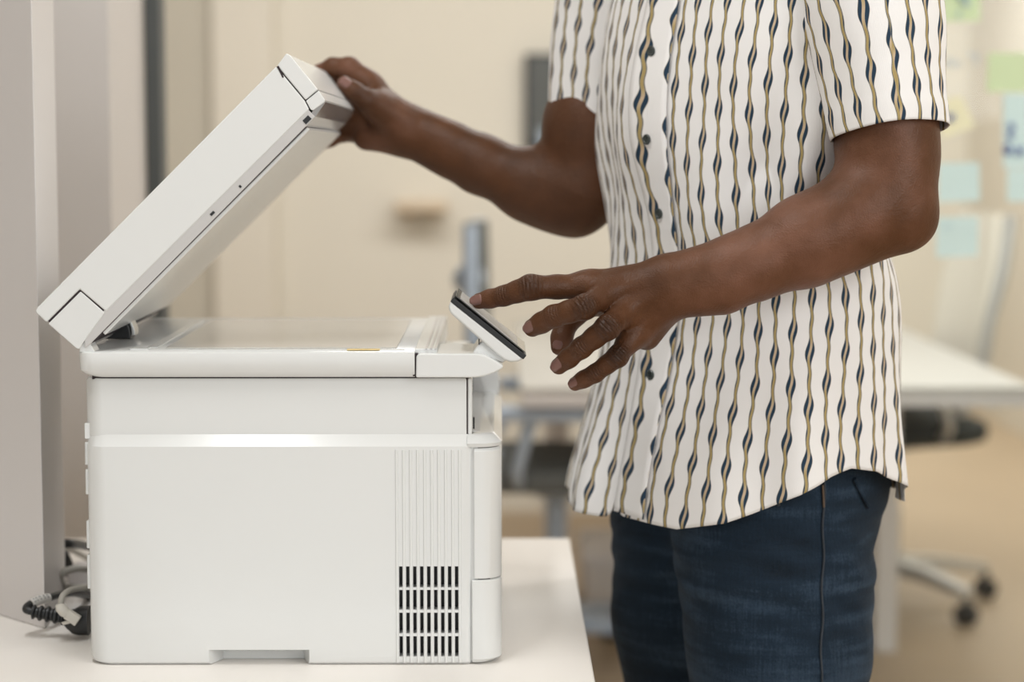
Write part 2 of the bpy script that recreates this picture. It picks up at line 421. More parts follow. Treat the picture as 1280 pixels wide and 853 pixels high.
# the tilting touch screen
pts = [(563, 377), (560.5, 384), (562, 391), (567, 396), (621, 444), (630, 450.5), (638, 453.5), (647, 453), (654.5, 449.5)]
bm = bmesh.new(); prism_y(bm, [S(*p) for p in pts], YS0 + .008, YS0 + .122)
ts = obj('touch_screen', bm, M['gloss'], cp, bevel=.0025)
def slab(p0, p1, lo, hi, y0, y1):
    """flat slab along the line p0-p1 of the side view, between two heights above it (metres)"""
    a, b = Vector(S(*p0)), Vector(S(*p1)); t = (b - a).normalized(); n = Vector((-t.y, t.x))
    if n.y < 0: n = -n
    bm = bmesh.new(); prism_y(bm, [a + n * lo, b + n * lo, b + n * hi, a + n * hi], y0, y1); return bm
obj('bezel', slab((563.5, 376.5), (655, 449.3), -.001, .0042, YS0 + .0078, YS0 + .1222), M['black'], ts, bevel=.0008, seg=2)
obj('screen_glass', slab((566, 375), (653, 446), .0042, .0052, YS0 + .011, YS0 + .119), M['screen'], ts, smooth=False)
obj('display', slab((571, 379), (643, 438), .0052, .0056, YS0 + .018, YS0 + .110), M['greyplastic'], ts, smooth=False)
# raised lid (document feeder)
YL0, YL1 = YN, YF
lid_pts = [(47, 384), (345, 83), (380.7, 126), (386.5, 137), (132.5, 390), (99.5, 362), (58, 403.5), (45, 391.5), (44, 388)]
bm = bmesh.new(); prism_y(bm, [S(*p) for p in lid_pts], YL0, YL1)
lid = obj('lid', bm, M['printer'], pr, bevel=.0016)
pts = [(60, 405), (100.5, 364.5), (131, 391.3), (103, 430), (99, 437), (95, 436)]
bm = bmesh.new(); prism_y(bm, [S(*p) for p in pts], YL0, YL1)
obj('hinge_cover', bm, M['printer'], lid, bevel=.0012)
pts = [(64, 400), (100, 363), (104, 366), (134, 388), (128, 396), (104, 415)]
bm = bmesh.new(); prism_y(bm, [S(*p) for p in [(57, 400), (102, 357), (137, 386), (126, 394), (98, 370), (63, 404)]], YL0 + .0012, YL1 - .002)
obj('lid_seam', bm, M['seam'], lid, smooth=False)
bm = bmesh.new(); prism_y(bm, [S(*p) for p in [(346.2, 82.2), (357.8, 66.5), (363, 69.5), (397.5, 112), (381.8, 125.2)]], YL0 + .0005, YL1 - .0005)
ec = obj('end_cap', bm, M['printer'], lid, bevel=.0014)
bm = bmesh.new(); prism_y(bm, [S(*p) for p in [(382.2, 126.2), (398.3, 113.3), (406.5, 125.5), (405.5, 128), (391, 138.5), (388, 137)]], YL0 + .0005, YL1 - .0005)
obj('end_grip', bm, M['printer'], lid, bevel=.0010)
bm = bmesh.new(); prism_y(bm, [S(*p) for p in [(342, 86), (350, 80), (386, 124), (398, 116), (396, 125), (386, 134)]], YL0 + .003, YL1 - .003)
obj('cap_gap', bm, M['seam'], lid, smooth=False)
bm = bmesh.new(); prism_y(bm, [S(*p) for p in [(346.2, 83.3), (348.3, 82.2), (355, 96.5), (353, 97.5)]], YL0 - .0003, YL0 + .003)
obj('cap_slit', bm, M['seam'], lid, smooth=False)
# glossy grey underside of the grip, then the frame and the white pad on the lid's underside
bm = bmesh.new(); prism_y(bm, [S(*p) for p in [(391, 138), (406, 127.0), (406.3, 128.5), (394, 146.5), (386, 146)]], YL0 + .0012, YL1 - .002)
obj('grip_underside', bm, M['grip'], lid, bevel=.0008, seg=2)
bm = bmesh.new(); prism_y(bm, [S(*p) for p in [(104, 414), (383, 135), (394, 146), (383, 157.5), (113, 430), (106, 436)]], YL0 + .0006, YL1 - .003)
obj('lid_frame', bm, M['greyplastic'], lid, bevel=.0008, seg=2)
bm = bmesh.new(); prism_y(bm, [S(*p) for p in [(112, 426), (380, 156.5), (382.5, 159.0), (115, 429)]], YL0 + .002, YL1 - .006)
obj('pad_seam', bm, M['seam'], lid, smooth=False)
bm = bmesh.new(); prism_y(bm, [S(*p) for p in [(126, 415), (383, 158.5), (387, 162), (130, 420)]], YL0 + .004, YL1 - .0075)
obj('lid_pad', bm, M['printer'], lid, bevel=.0015)
for (a, b_, c, d) in ((378, 151, 385, 144), (298, 233, 300, 231), (262, 268, 266.5, 263.5)):
    bm = bmesh.new(); k_ = 4.5 if a > 370 else 2.4
    prism_y(bm, [S(a, b_), S(c, d), S(c + k_, d + k_), S(a + k_, b_ + k_)], YL0 + .0001, YL0 + .008)
    obj('frame_notch', bm, M['black'], lid, smooth=False)
# hinges between the bed and the lid
YH = YN + .13
bm = bmesh.new(); prism_y(bm, [S(*p, YH) for p in [(131, 424), (131, 418), (139, 408), (149, 402), (157, 402.5), (162, 410), (163.5, 424)]], YH, YH + .03)
h = obj('hinge', bm, M['black'], pr, bevel=.0015)
bm = bmesh.new(); q_ = S(164, 410, YH); prism_y(bm, [S(*p, YH) for p in [(160, 402), (164, 403), (168, 413), (168.5, 420), (164, 420), (163, 410)]], YH + .002, YH + .026)
obj('hinge_bracket', bm, M['alu'], h, bevel=.001)
bm = bmesh.new(); prism_y(bm, [S(*p) for p in [(98, 441), (99, 434), (106, 426), (112, 430), (118, 441)]], YN + .003, YN + .028)
obj('hinge_foot', bm, M['printer'], pr, bevel=.001)

# ------------------------------------------------------------------ cables behind the printer
YC = 2.17
def lift(pts, r): return [Vector((p.x, p.y, max(p.z, TZ + r + .0006))) for p in pts]
def cpt(px, py, Y=YC): return P(px, py, Y)
pc = thing('power_cable', 'black mains cord with ribbed plug pushed into the back of the printer', 'cable', P(90, 790, YC))
bm = bmesh.new()
fr_pts = [cpt(112, 776), cpt(100, 776), cpt(92, 777), cpt(85, 775), cpt(79, 771)]
rings = []
for p, (ry, rz) in zip(fr_pts, ((.014, .0155), (.014, .0155), (.012, .013), (.009, .010), (.0065, .0075))):
    rings.append([p + Vector((0, ry * math.copysign(abs(math.cos(t)) ** .6, math.cos(t)), rz * math.copysign(abs(math.sin(t)) ** .6, math.sin(t)))) for t in [2 * PI * k / 20 for k in range(20)]])
loft(bm, rings)
obj('plug', bm, M['black'], pc)
bm = bmesh.new()
sp_ = spline([cpt(80, 771), cpt(66, 769), cpt(52, 767), cpt(40, 765)], 6)
tube(bm, sp_, [.0075 + (.0024 if (i // 2) % 2 == 0 else 0) - .002 * i / len(sp_) for i in range(len(sp_))], 16)
obj('strain_relief', bm, M['black'], pc)
cord = [cpt(42, 765), cpt(36, 764), cpt(32.5, 762, YC + .002), cpt(35, 757.5, YC + .008), cpt(46, 752, YC + .018), cpt(60, 748, YC + .034), cpt(73, 744, YC + .062), cpt(84, 742, YC + .085), cpt(96, 742, YC + .12), cpt(105, 744, YC + .16), cpt(112, 746, YC + .20)]
bm = bmesh.new(); tube(bm, lift(spline(cord, 8), .0042), .0042, 14)
obj('cord', bm, M['black'], pc)
bm = bmesh.new(); tube(bm, spline([cpt(38.5, 755.5, YC + .011), cpt(48, 751.3, YC + .020), cpt(60, 748, YC + .034)], 6), .0054, 16)
lb = obj('cord_label', bm, M['label'], pc)
bm = bmesh.new(); fr = frames(spline([cpt(40.5, 754.6, YC + .013), cpt(48, 751.3, YC + .020), cpt(58, 748.6, YC + .031)], 5))
for i, (p, t, a, b_) in enumerate(fr[1:-1:1]):
    nrm = Vector((-.15, -.9, .35)); nrm = (nrm - t * nrm.dot(t)).normalized(); s_ = t.cross(nrm)
    q = p + nrm * .0052
    if i % 2: continue
    r0 = [q + t * (.0011 * math.cos(k * PI / 5)) + s_ * (.0025 * math.sin(k * PI / 5)) for k in range(11)]
    tube(bm, r0, .00032, 5)
lt = obj('lettering', bm, M['frame'], lb); lt['kind'] = 'stuff'
nc = thing('network_cable', 'grey network cable with loose clear connector lying across the black plug', 'cable', P(85, 770, YC - .02))
YE = YC - .022
bm = bmesh.new(); tube(bm, lift(spline([cpt(76, 758, YE), cpt(76.5, 750, YE), cpt(80, 743, YE + .005), cpt(88, 738, YE + .02), cpt(100, 736, YE + .04), cpt(112, 735, YE + .06), cpt(124, 740, YE + .09), cpt(130, 752, YE + .12)], 8), .0032), .0032, 12)
obj('cord', bm, M['cable_grey'], nc)
bm = bmesh.new(); tube(bm, [cpt(74, 755, YE), cpt(76, 760, YE), cpt(80, 765, YE), cpt(84, 768, YE)], [.0045, .0062, .0062, .005], 12)
obj('boot', bm, M['clear'], nc)
a, b_ = cpt(83, 767, YE), cpt(98, 777, YE); t = (b_ - a).normalized(); nY = Vector((0, -1, 0)); s_ = t.cross(nY).normalized()
bm = bmesh.new(); loft(bm, [[a + s_ * u * .0055 + nY * v * .0042 for u, v in ((-1, -1), (1, -1), (1, 1), (-1, 1))], [b_ + s_ * u * .0058 + nY * v * .0042 for u, v in ((-1, -1), (1, -1), (1, 1), (-1, 1))]])
obj('connector', bm, M['clear'], nc, bevel=.0012)
c = cpt(76, 780, YE)
bm = bmesh.new(); prism_pts = [cpt(76, 778.5, YE), cpt(90, 774, YE), cpt(93, 778, YE), cpt(80, 781.5, YE)]
loft(bm, [[p + nY * .002 for p in prism_pts], [p - nY * .002 for p in prism_pts]])
obj('latch_clip', bm, M['clear'], nc, bevel=.0006, seg=1)
# more cables further back
def cable(name, lab, pts, r, m, g=None):
    bm = bmesh.new(); tube(bm, lift(spline(pts, 8), r), r, 12)
    return tag(obj(name, bm, m), lab, 'cable', g)
cable('coiled_cable', 'black cable drooping behind the grey cable loop at the back', [P(72, 690, 2.42), P(78, 681, 2.42), P(88, 680, 2.42), P(104, 682, 2.46), P(125, 690, 2.52), P(140, 722, 2.56)], .0055, M['black'])
cable('coiled_cable', 'dark cable curving down beside the cabinet behind the printer', [P(60, 700, 2.47), P(68, 688, 2.47), P(78, 692, 2.46), P(85, 706, 2.46), P(88, 718, 2.47), P(100, 724, 2.49), P(125, 722, 2.50)], .0065, M['black'])
cable('looped_cable', 'pale grey cable in a wide loop on the table behind the printer', [P(110, 712, 2.36), P(96, 711, 2.34), P(82, 715, 2.33), P(75, 722, 2.33), P(80, 733, 2.35), P(96, 735, 2.34), P(130, 736, 2.37)], .0045, M['cable_grey'])
cable('looped_cable', 'thin sage grey cable arching behind the pale loop', [P(132, 706, 2.60), P(110, 698, 2.58), P(100, 693, 2.57), P(88, 688, 2.57), P(74, 692, 2.58), P(62, 704, 2.60)], .0040, M['cable_grey'])
bm = bmesh.new(); a_ = P(86, 741, 2.40); box(bm, a_.x, a_.x + .075, 2.39, 2.44, TZ, TZ + .030)
pa = obj('power_adapter', bm, M['laminate'], None, bevel=.004); tag(pa, 'small pale power adapter box lying among the cables', 'adapter')
# ------------------------------------------------------------------ the person: body as one continuous surface
TH = math.radians(38)
FW = Vector((-math.cos(TH), -math.sin(TH), 0)); LF = Vector((math.sin(TH), -math.cos(TH), 0))
CT = Vector((0.276, 2.300, 0))
def B(l, f, z): return CT + LF * l + FW * f + Vector((0, 0, z))

base, digits, cuts = [], [], []
def rc(a, b, ra, rb, k=0.012, n=None, s=1.0, to=None):
    (base if to is None else to).append((np.array(a, float), np.array(b, float), ra, rb, k, None if n is None else np.array(Vector(n).normalized(), float), s))
# trunk, neck, head
for sgn in (-1, 1):
    rc(B(.075 * sgn, -.005, .93), B(.065 * sgn, .0, 1.10), .090, .080, .04)
    rc(B(.065 * sgn, .0, 1.10), B(.085 * sgn, -.005, 1.33), .080, .086, .04)
    rc(B(.03 * sgn, -.02, 1.475), B(.155 * sgn, -.01, 1.435), .045, .052, .05)
rc(B(0, -.015, 1.44), B(0, .012, 1.60), .062, .054, .03)
rc(B(0, -.012, 1.69), B(0, .012, 1.725), .088, .084, .02)
rc(B(0, .030, 1.66), B(0, .062, 1.605), .070, .034, .03)
rc(B(-.028, .060, 1.703), B(.028, .060, 1.703), .030, .030, .015)
rc(B(0, .092, 1.695), B(0, .108, 1.660), .009, .014, .010)
for sgn in (-1, 1):
    rc(B(.012 * sgn, .100, 1.657), B(.014 * sgn, .098, 1.655), .009, .008, .006)
    rc(B(.086 * sgn, -.002, 1.70), B(.083 * sgn, .006, 1.655), .016, .010, .006, LF, .45)
    rc(B(.020 * sgn, .083, 1.632), B(0, .094, 1.633), .006, .009, .006)
    rc(B(.016 * sgn, .083, 1.620), B(0, .092, 1.619), .006, .009, .006)
rc(B(-.07, 0, .95), B(.07, 0, .95), .085, .085, .05)
rc(B(-.06, 0, 1.2), B(.06, 0, 1.2), .09, .09, .05)
NTRUNK = len(base)
# left arm (nearer the camera), pointing at the screen
sL = B(.176, -.012, 1.425); eL = P(1113, 258, 2.085)
rc(sL, B(.188, -.006, 1.37), .064, .060, .04)
rc(sL, eL + (Vector(sL) - eL) * .22, .058, .047, .03)
rc(P(1113, 120, 2.09), P(1112, 215, 2.085), .0475, .046, .03)
rc(eL, P(1128, 270, 2.083), .0405, .034, .02)
wL = P(842, 357, 2.064)
rc(eL + Vector((-.005, 0, -.002)), P(1010, 303, 2.075), .0415, .0435, .03)
rc(P(1060, 275, 2.075), P(940, 331, 2.070), .041, .0345, .03)
rc(P(940, 331, 2.070), wL, .0345, .0265, .02)
rc(P(900, 340, 2.068), P(835, 347, 2.063), .026, .0195, .02)
rc(P(900, 360, 2.068), P(840, 372, 2.066), .026, .0195, .02)
rc(P(866, 344, 2.060), P(855, 345, 2.057), .016, .013, .012)
# hand: metacarpals
H = dict(
    im=P(736, 358, 2.068), mm=P(762, 366, 2.058), rm=P(782, 389, 2.057), pm=P(793, 417, 2.064))
rc(P(832, 345, 2.066), H['im'], .0175, .0150, .014)
rc(P(835, 352, 2.063), H['mm'], .0175, .0150, .012)
rc(P(837, 364, 2.063), H['rm'], .0175, .0145, .012)
rc(P(836, 376, 2.067), H['pm'], .0170, .0135, .012)
rc(P(838, 378, 2.085), P(808, 420, 2.083), .0170, .0150, .014)      # heel on the little finger side
rc(P(832, 350, 2.085), P(766, 372, 2.098), .0200, .0170, .014)      # thenar
rc(P(800, 380, 2.080), P(775, 385, 2.078), .0190, .0160, .014)
for k_ in ('im', 'mm', 'rm', 'pm'):
    v = H[k_]; rc(v + Vector((.002, -.0035, .001)), v + Vector((-.003, -.003, 0)), .0105, .0098, .007)
for k_, ta in (('im', P(826, 343, 2.062)), ('mm', P(830, 350, 2.058)), ('rm', P(832, 361, 2.058)), ('pm', P(832, 372, 2.062))):
    v = H[k_]; o_ = Vector((0, -.0118, .0035)); rc(ta + o_ * .75, v + o_, .0035, .0036, .0075)
def finger(pts, rad, k_in=.006, kb=.012, bulge=True):
    g = []
    for (a, b_, r1, r2) in zip(pts[:-1], pts[1:], rad[:-1], rad[1:]):
        rc(a, b_, r1, r2, k_in, to=g)
    digits.append((g, kb))
    return pts
idx = [H['im'], P(663, 359.5, 2.054), P(630, 370, 2.068), P(599, 376.5, 2.082)]
finger([idx[0], idx[0].lerp(idx[1], .55), idx[1], idx[1].lerp(idx[2], .5), idx[2], idx[2].lerp(idx[3], .55), idx[3]], [.0145, .0116, .0126, .0106, .0098, .0090, .0083])
mid = [H['mm'], P(731, 384, 2.022), P(692, 395.5, 2.038), P(665.5, 410, 2.056)]
finger([mid[0], mid[0].lerp(mid[1], .5), mid[1], mid[1].lerp(mid[2], .5), mid[2], mid[2].lerp(mid[3], .55), mid[3]], [.0140, .0120, .0122, .0108, .0107, .0100, .0093])
rng = [H['rm'], P(760, 409, 2.020), P(727, 435, 2.036), P(698.5, 458, 2.054)]
finger([rng[0], rng[0].lerp(rng[1], .5), rng[1], rng[1].lerp(rng[2], .5), rng[2], rng[2].lerp(rng[3], .55), rng[3]], [.0138, .0120, .0122, .0103, .0101, .0094, .0086])
pnk = [H['pm'], P(772, 446, 2.038), P(744, 467, 2.050), P(719, 480, 2.062)]
finger([pnk[0], pnk[0].lerp(pnk[1], .5), pnk[1], pnk[1].lerp(pnk[2], .5), pnk[2], pnk[2].lerp(pnk[3], .55), pnk[3]], [.0128, .0104, .0104, .0088, .0087, .0081, .0074])
thb = [P(790, 372, 2.098), P(733, 381, 2.118), P(707, 406, 2.114), P(699, 434, 2.104)]
finger([thb[0], thb[0].lerp(thb[1], .5), thb[1], thb[1].lerp(thb[2], .5), thb[2], thb[2].lerp(thb[3], .6), thb[3]], [.0185, .0150, .0130, .0110, .0112, .0108, .0088], kb=.016)
# right arm (further away), holding the lid
sR = B(-.176, -.012, 1.425); eR = P(723, 243, 2.425)
rc(sR, B(-.188, -.006, 1.37), .064, .060, .04)
rc(sR, P(735, 160, 2.425), .056, .049, .03)
rc(P(737, 150, 2.425), P(731, 225, 2.425), .048, .046, .03)
rc(eR, P(716, 259, 2.425), .043, .034, .02)
wR = P(516, 163, 2.478)
rc(eR, P(665, 235, 2.438), .0400, .0385, .03)
rc(P(680, 238, 2.434), P(600, 205, 2.455), .0375, .0330, .03)
rc(P(600, 205, 2.455), wR, .0330, .0255, .02)
rc(P(560, 180, 2.462), P(512, 155, 2.474), .024, .0190, .02)
rc(P(560, 192, 2.466), P(512, 173, 2.480), .024, .0185, .02)
# right hand
HR = dict(im=P(462, 108, 2.474), mm=P(452, 124, 2.494), rm=P(447, 142, 2.505), pm=P(447, 160, 2.506))
rc(wR + Vector((-.01, 0, .004)), HR['im'], .021, .0165, .014)
rc(wR + Vector((-.01, .008, 0)), HR['mm'], .021, .0165, .014)
rc(wR + Vector((-.01, .008, -.004)), HR['rm'], .021, .0160, .014)
rc(wR + Vector((-.006, .004, -.008)), HR['pm'], .020, .0150, .014)
rc(P(505, 170, 2.470), P(458, 172, 2.488), .0190, .0155, .016)     # heel
rc(P(500, 150, 2.462), P(470, 132, 2.458), .0195, .0165, .014)     # thumb ball
idr = [HR['im'], P(437, 85, 2.474), P(416, 84, 2.480), P(400, 90, 2.484)]
finger([idr[0], idr[0].lerp(idr[1], .5), idr[1], idr[2], idr[3]], [.0150, .0135, .0128, .0110, .0088])
mdr = [HR['mm'], P(428, 102, 2.512), P(410, 110, 2.507), P(395, 122, 2.489)]
finger([mdr[0], mdr[0].lerp(mdr[1], .5), mdr[1], mdr[2], mdr[3]], [.0150, .0130, .0125, .0108, .0086])
rgr = [HR['rm'], P(424, 132, 2.520), P(405, 146, 2.512), P(392, 156, 2.490)]
finger([rgr[0], rgr[0].lerp(rgr[1], .5), rgr[1], rgr[2], rgr[3]], [.0145, .0128, .0122, .0104, .0086])
pkr = [HR['pm'], P(430, 166, 2.518), P(412, 174, 2.510), P(402, 180, 2.496)]
finger([pkr[0], pkr[0].lerp(pkr[1], .5), pkr[1], pkr[2], pkr[3]], [.0140, .0118, .0106, .0092, .0080])
thr = [P(485, 140, 2.462), P(459, 126, 2.440), P(443, 115, 2.434), P(430.5, 104.5, 2.434)]
finger([thr[0], thr[0].lerp(thr[1], .5), thr[1], thr[2], thr[3]], [.0190, .0155, .0130, .0112, .0090], kb=.014)

def seg_d(Pn, pr):
    a, b, ra, rb, k, n, s = pr
    pa = Pn - a; ba = b - a
    t = np.clip(pa @ ba / max(ba @ ba, 1e-12), 0, 1)
    q = pa - t[:, None] * ba
    if n is not None:
        c = q @ n; q = q + np.outer(c * (1 / s - 1), n)
        return (np.sqrt((q * q).sum(1)) - (ra + t * (rb - ra))) * (s + (1 - s) * .3)
    return np.sqrt((q * q).sum(1)) - (ra + t * (rb - ra))
def smin(a, b, k):
    h = np.clip(.5 + .5 * (b - a) / k, 0, 1)
    return b + (a - b) * h - k * h * (1 - h)
def make_field(base, digits, disp=None):
    def cull(prs, c, R):
        out = []
        for pr in prs:
            a, b = pr[0], pr[1]; ba = b - a
            t = min(1, max(0, (c - a) @ ba / max(ba @ ba, 1e-12)))
            if np.linalg.norm(c - a - t * ba) - max(pr[2], pr[3]) < R: out.append(pr)
        return out
    def f(Pn):
        res = np.full(len(Pn), .2)
        key = np.floor(Pn / .06).astype(np.int64)
        kk = (key[:, 0] + 1000) * 4000000 + (key[:, 1] + 1000) * 2000 + key[:, 2] + 500
        order = np.argsort(kk, kind='stable'); ks = kk[order]
        cutp = np.flatnonzero(np.diff(ks)) + 1
        for ch in np.split(order, cutp):
            p = Pn[ch]; c = (key[ch[0]] + .5) * .06
            R = .052 + .055
            d = np.full(len(p), .2)
            for pr in cull(base, c, R): d = smin(d, seg_d(p, pr), pr[4])
            out = d
            for g, kb in digits:
                gs = cull(g, c, R)
                if not gs: continue
                dg = np.full(len(p), .2)
                for pr in gs: dg = smin(dg, seg_d(p, pr), pr[4])
                out = np.minimum(out, smin(d, dg, kb))
            res[ch] = out
        if disp is not None: res = res + disp(Pn, res)
        return res
    return f
def surface_nets(f, lo, hi, h, n=12, proj=3):
    bs = h * n
    nb = np.ceil((hi - lo) / bs).astype(int)
    I = np.stack(np.meshgrid(*[np.arange(k) for k in nb], indexing='ij'), -1).reshape(-1, 3)
    d = f(lo + (I + .5) * bs)
    I = I[np.abs(d) < bs * .90 + .004]
    g = np.stack(np.meshgrid(*[np.arange(n + 1)] * 3, indexing='ij'), -1).reshape(-1, 3)
    V = np.empty((len(I), n + 1, n + 1, n + 1), np.float32)
    for s in range(0, len(I), 400):
        q = I[s:s + 400]
        pts = lo + (q[:, None, :] * n + g[None]).reshape(-1, 3) * h
        V[s:s + 400] = f(pts).reshape(len(q), n + 1, n + 1, n + 1)
    N = V < 0
    c8 = [N[:, i:n + i, j:n + j, k:n + k] for i in (0, 1) for j in (0, 1) for k in (0, 1)]
    tot = sum(c.astype(np.int8) for c in c8)
    b, i, j, k = np.nonzero((tot > 0) & (tot < 8))
    cell = I[b] * n + np.stack([i, j, k], -1)
    D = (nb * n + 4).astype(np.int64)
    def key(c): return (c[:, 0].astype(np.int64) * D[1] + c[:, 1]) * D[2] + c[:, 2]
    ck = key(cell); o = np.argsort(ck); cell = cell[o]; ck = ck[o]
    pos = lo + (cell + .5) * h
    quads = []
    for ax in range(3):
        e = [slice(0, n)] * 3; e2 = list(e); e2[ax] = slice(1, n + 1)
        a_ = N[(slice(None),) + tuple(e)]; b_ = N[(slice(None),) + tuple(e2)]
        bb, x, y, z = np.nonzero(a_ != b_)
        inside = a_[bb, x, y, z]
        cc = I[bb] * n + np.stack([x, y, z], -1)
        u, v = (ax + 1) % 3, (ax + 2) % 3
        idx = []
        for du, dv in ((-1, -1), (0, -1), (0, 0), (-1, 0)):
            q = cc.copy(); q[:, u] += du; q[:, v] += dv
            kq = key(q); t = np.searchsorted(ck, kq); t = np.clip(t, 0, len(ck) - 1)
            idx.append(np.where(ck[t] == kq, t, -1))
        Q = np.stack(idx, -1); ok = (Q >= 0).all(1); Q = Q[ok]; ins = inside[ok]
        Q[~ins] = Q[~ins][:, ::-1]
        quads.append(Q)
    Q = np.concatenate(quads)
    E = h * .35
    for _ in range(proj):
        d = f(pos)
        gr = np.stack([f(pos + np.eye(3)[a] * E) - d for a in range(3)], -1) / E
        st = (d / np.maximum((gr * gr).sum(1), .25))[:, None] * gr
        ln = np.linalg.norm(st, axis=1, keepdims=True)
        pos = pos - st * np.minimum(1, h * .6 / np.maximum(ln, 1e-9))
    return pos, Q
def np_mesh(name, pos, Q, mat, parent=None, loc=None):
    me = bpy.data.meshes.new(name)
    off = np.array(loc if loc is not None else (0, 0, 0), float)
    me.vertices.add(len(pos)); me.vertices.foreach_set('co', (pos - off).astype(np.float32).ravel())
    me.loops.add(Q.size); me.loops.foreach_set('vertex_index', Q.astype(np.int32).ravel())
    me.polygons.add(len(Q)); me.polygons.foreach_set('loop_start', (np.arange(len(Q)) * 4).astype(np.int32))
    me.update(calc_edges=True); me.validate()
    for p in me.polygons: p.use_smooth = True
    o = bpy.data.objects.new(name, me); C.objects.link(o); me.materials.append(mat)
    return o
def wob(Pn, res):
    x, y, z = Pn[:, 0], Pn[:, 1], Pn[:, 2]
    return .0007 * np.sin(x * 61 + 1.3 * np.sin(y * 47)) * np.sin(z * 73 + .5) * np.clip((Pn[:, 0] - .17) * 8, 0, 1)
field = make_field(base, digits, wob)
allp = np.array([v for pr in base for v in (pr[0], pr[1])] + [v for g, _ in digits for pr in g for v in (pr[0], pr[1])])
pos, Q = surface_nets(field, allp.min(0) - .14, allp.max(0) + .14, .0021)
PLOC = Vector((CT.x, CT.y, 0))

def skin_mat():
    m, nt, b = new_mat('dark_brown_skin')
    at = node(nt, 'ShaderNodeAttribute'); at.attribute_name = 'tone'
    tc = node(nt, 'ShaderNodeTexCoord')
    n1 = node(nt, 'ShaderNodeTexNoise'); n1.inputs['Scale'].default_value = 26; n1.inputs['Detail'].default_value = 5
    nt.links.new(tc.outputs['Object'], n1.inputs['Vector'])
    add = node(nt, 'ShaderNodeMath', operation='MULTIPLY_ADD'); add.inputs[1].default_value = .35
    nt.links.new(n1.outputs['Fac'], add.inputs[0]); nt.links.new(at.outputs['Fac'], add.inputs[2])
    cr = node(nt, 'ShaderNodeValToRGB'); e = cr.color_ramp.elements
    e[0].position = 0.15; e[0].color = (0.028, 0.0125, 0.0070, 1)
    e[1].position = 1.15 / 1.2; e[1].color = (0.34, 0.165, 0.115, 1)
    k = cr.color_ramp.elements.new(.50); k.color = (0.098, 0.0390, 0.0165, 1)
    nt.links.new(add.outputs[0], cr.inputs[0]); nt.links.new(cr.outputs[0], b.inputs['Base Color'])
    b.inputs['Roughness'].default_value = 0.44
    b.inputs['Specular IOR Level'].default_value = 0.24
    b.inputs['Subsurface Weight'].default_value = 0.0
    vo = node(nt, 'ShaderNodeTexVoronoi'); vo.inputs['Scale'].default_value = 620
    nt.links.new(tc.outputs['Object'], vo.inputs['Vector'])
    n2 = node(nt, 'ShaderNodeTexNoise'); n2.inputs['Scale'].default_value = 150; n2.inputs['Detail'].default_value = 5
    nt.links.new(tc.outputs['Object'], n2.inputs['Vector'])
    ad = node(nt, 'ShaderNodeMath', operation='MULTIPLY_ADD'); ad.inputs[1].default_value = .45
    nt.links.new(vo.outputs['Distance'], ad.inputs[0]); nt.links.new(n2.outputs['Fac'], ad.inputs[2])
    cre = node(nt, 'ShaderNodeAttribute'); cre.attribute_name = 'crease'
    ad2 = node(nt, 'ShaderNodeMath', operation='MULTIPLY_ADD'); ad2.inputs[1].default_value = 1.0
    nt.links.new(cre.outputs['Fac'], ad2.inputs[0]); nt.links.new(ad.outputs[0], ad2.inputs[2])
    bp = node(nt, 'ShaderNodeBump'); bp.inputs['Strength'].default_value = .5; bp.inputs['Distance'].default_value = .0012
    nt.links.new(ad2.outputs[0], bp.inputs['Height']); nt.links.new(bp.outputs[0], b.inputs['Normal'])
    return m
M['skin'] = skin_mat()
person = np_mesh('person', pos, Q, M['skin'], None, PLOC)
person.location = PLOC
tag(person, 'person in striped short-sleeved shirt and blue jeans lifting the printer lid', 'person')
# tone: pigment darker over the knuckles, paler at finger tips, palms and thumb pads; then painted light and shade
tone = np.full(len(pos), .34); crease = np.zeros(len(pos))
def dab(c, r, v):
    d2 = ((pos - np.array(c)) ** 2).sum(1); tone[:] += v * np.exp(-d2 / (r * r))
def creases(c, ax, r, n_, pitch, amp):
    rel = pos - np.array(c); t = rel @ np.array(ax); d2 = (rel ** 2).sum(1)
    crease[:] += amp * np.exp(-d2 / (r * r)) * np.cos(t / pitch * 2 * PI)
for F in (idx, mid, rng, pnk):
    ax = (F[2] - F[1]).normalized(); ax2 = (F[3] - F[2]).normalized()
    up = Vector((0, -1, .35)).normalized()
    dab(F[1] + up * .010, .0135, -.22); creases(F[1] + up * .010, (F[2] - F[0]).normalized(), .011, 4, .0036, 1.6)
    dab(F[2] + up * .008, .0095, -.16); creases(F[2] + up * .008, (F[3] - F[1]).normalized(), .0085, 3, .0030, 1.3)
    dab(F[3] + ax2 * .006, .008, .16)
    dab(F[1].lerp(F[2], .5) + up * .008, .010, .05)
for F in (idr, thr): dab(F[-1], .010, .26)
dab(idr[1] + Vector((0, -.012, 0)), .010, .10)
dab(P(470, 175, 2.47), .022, .10); dab(P(500, 152, 2.44), .02, .05)
dab(P(452, 122, 2.43), .02, -.12); dab(thb[3], .012, .10)  # shade painted into the hollow beside the right thumb; left thumb tip paler
dab(eR, .05, -.06); dab(P(960, 320, 2.03), .10, .10); dab(P(775, 385, 2.03), .07, -.10); dab(P(620, 215, 2.40), .16, -.09)  # light painted on the near forearm, shade on the far arm; hand darker
person.data.attributes.new('tone', 'FLOAT', 'POINT').data.foreach_set('value', tone.astype(np.float32))
person.data.attributes.new('crease', 'FLOAT', 'POINT').data.foreach_set('value', crease.astype(np.float32))
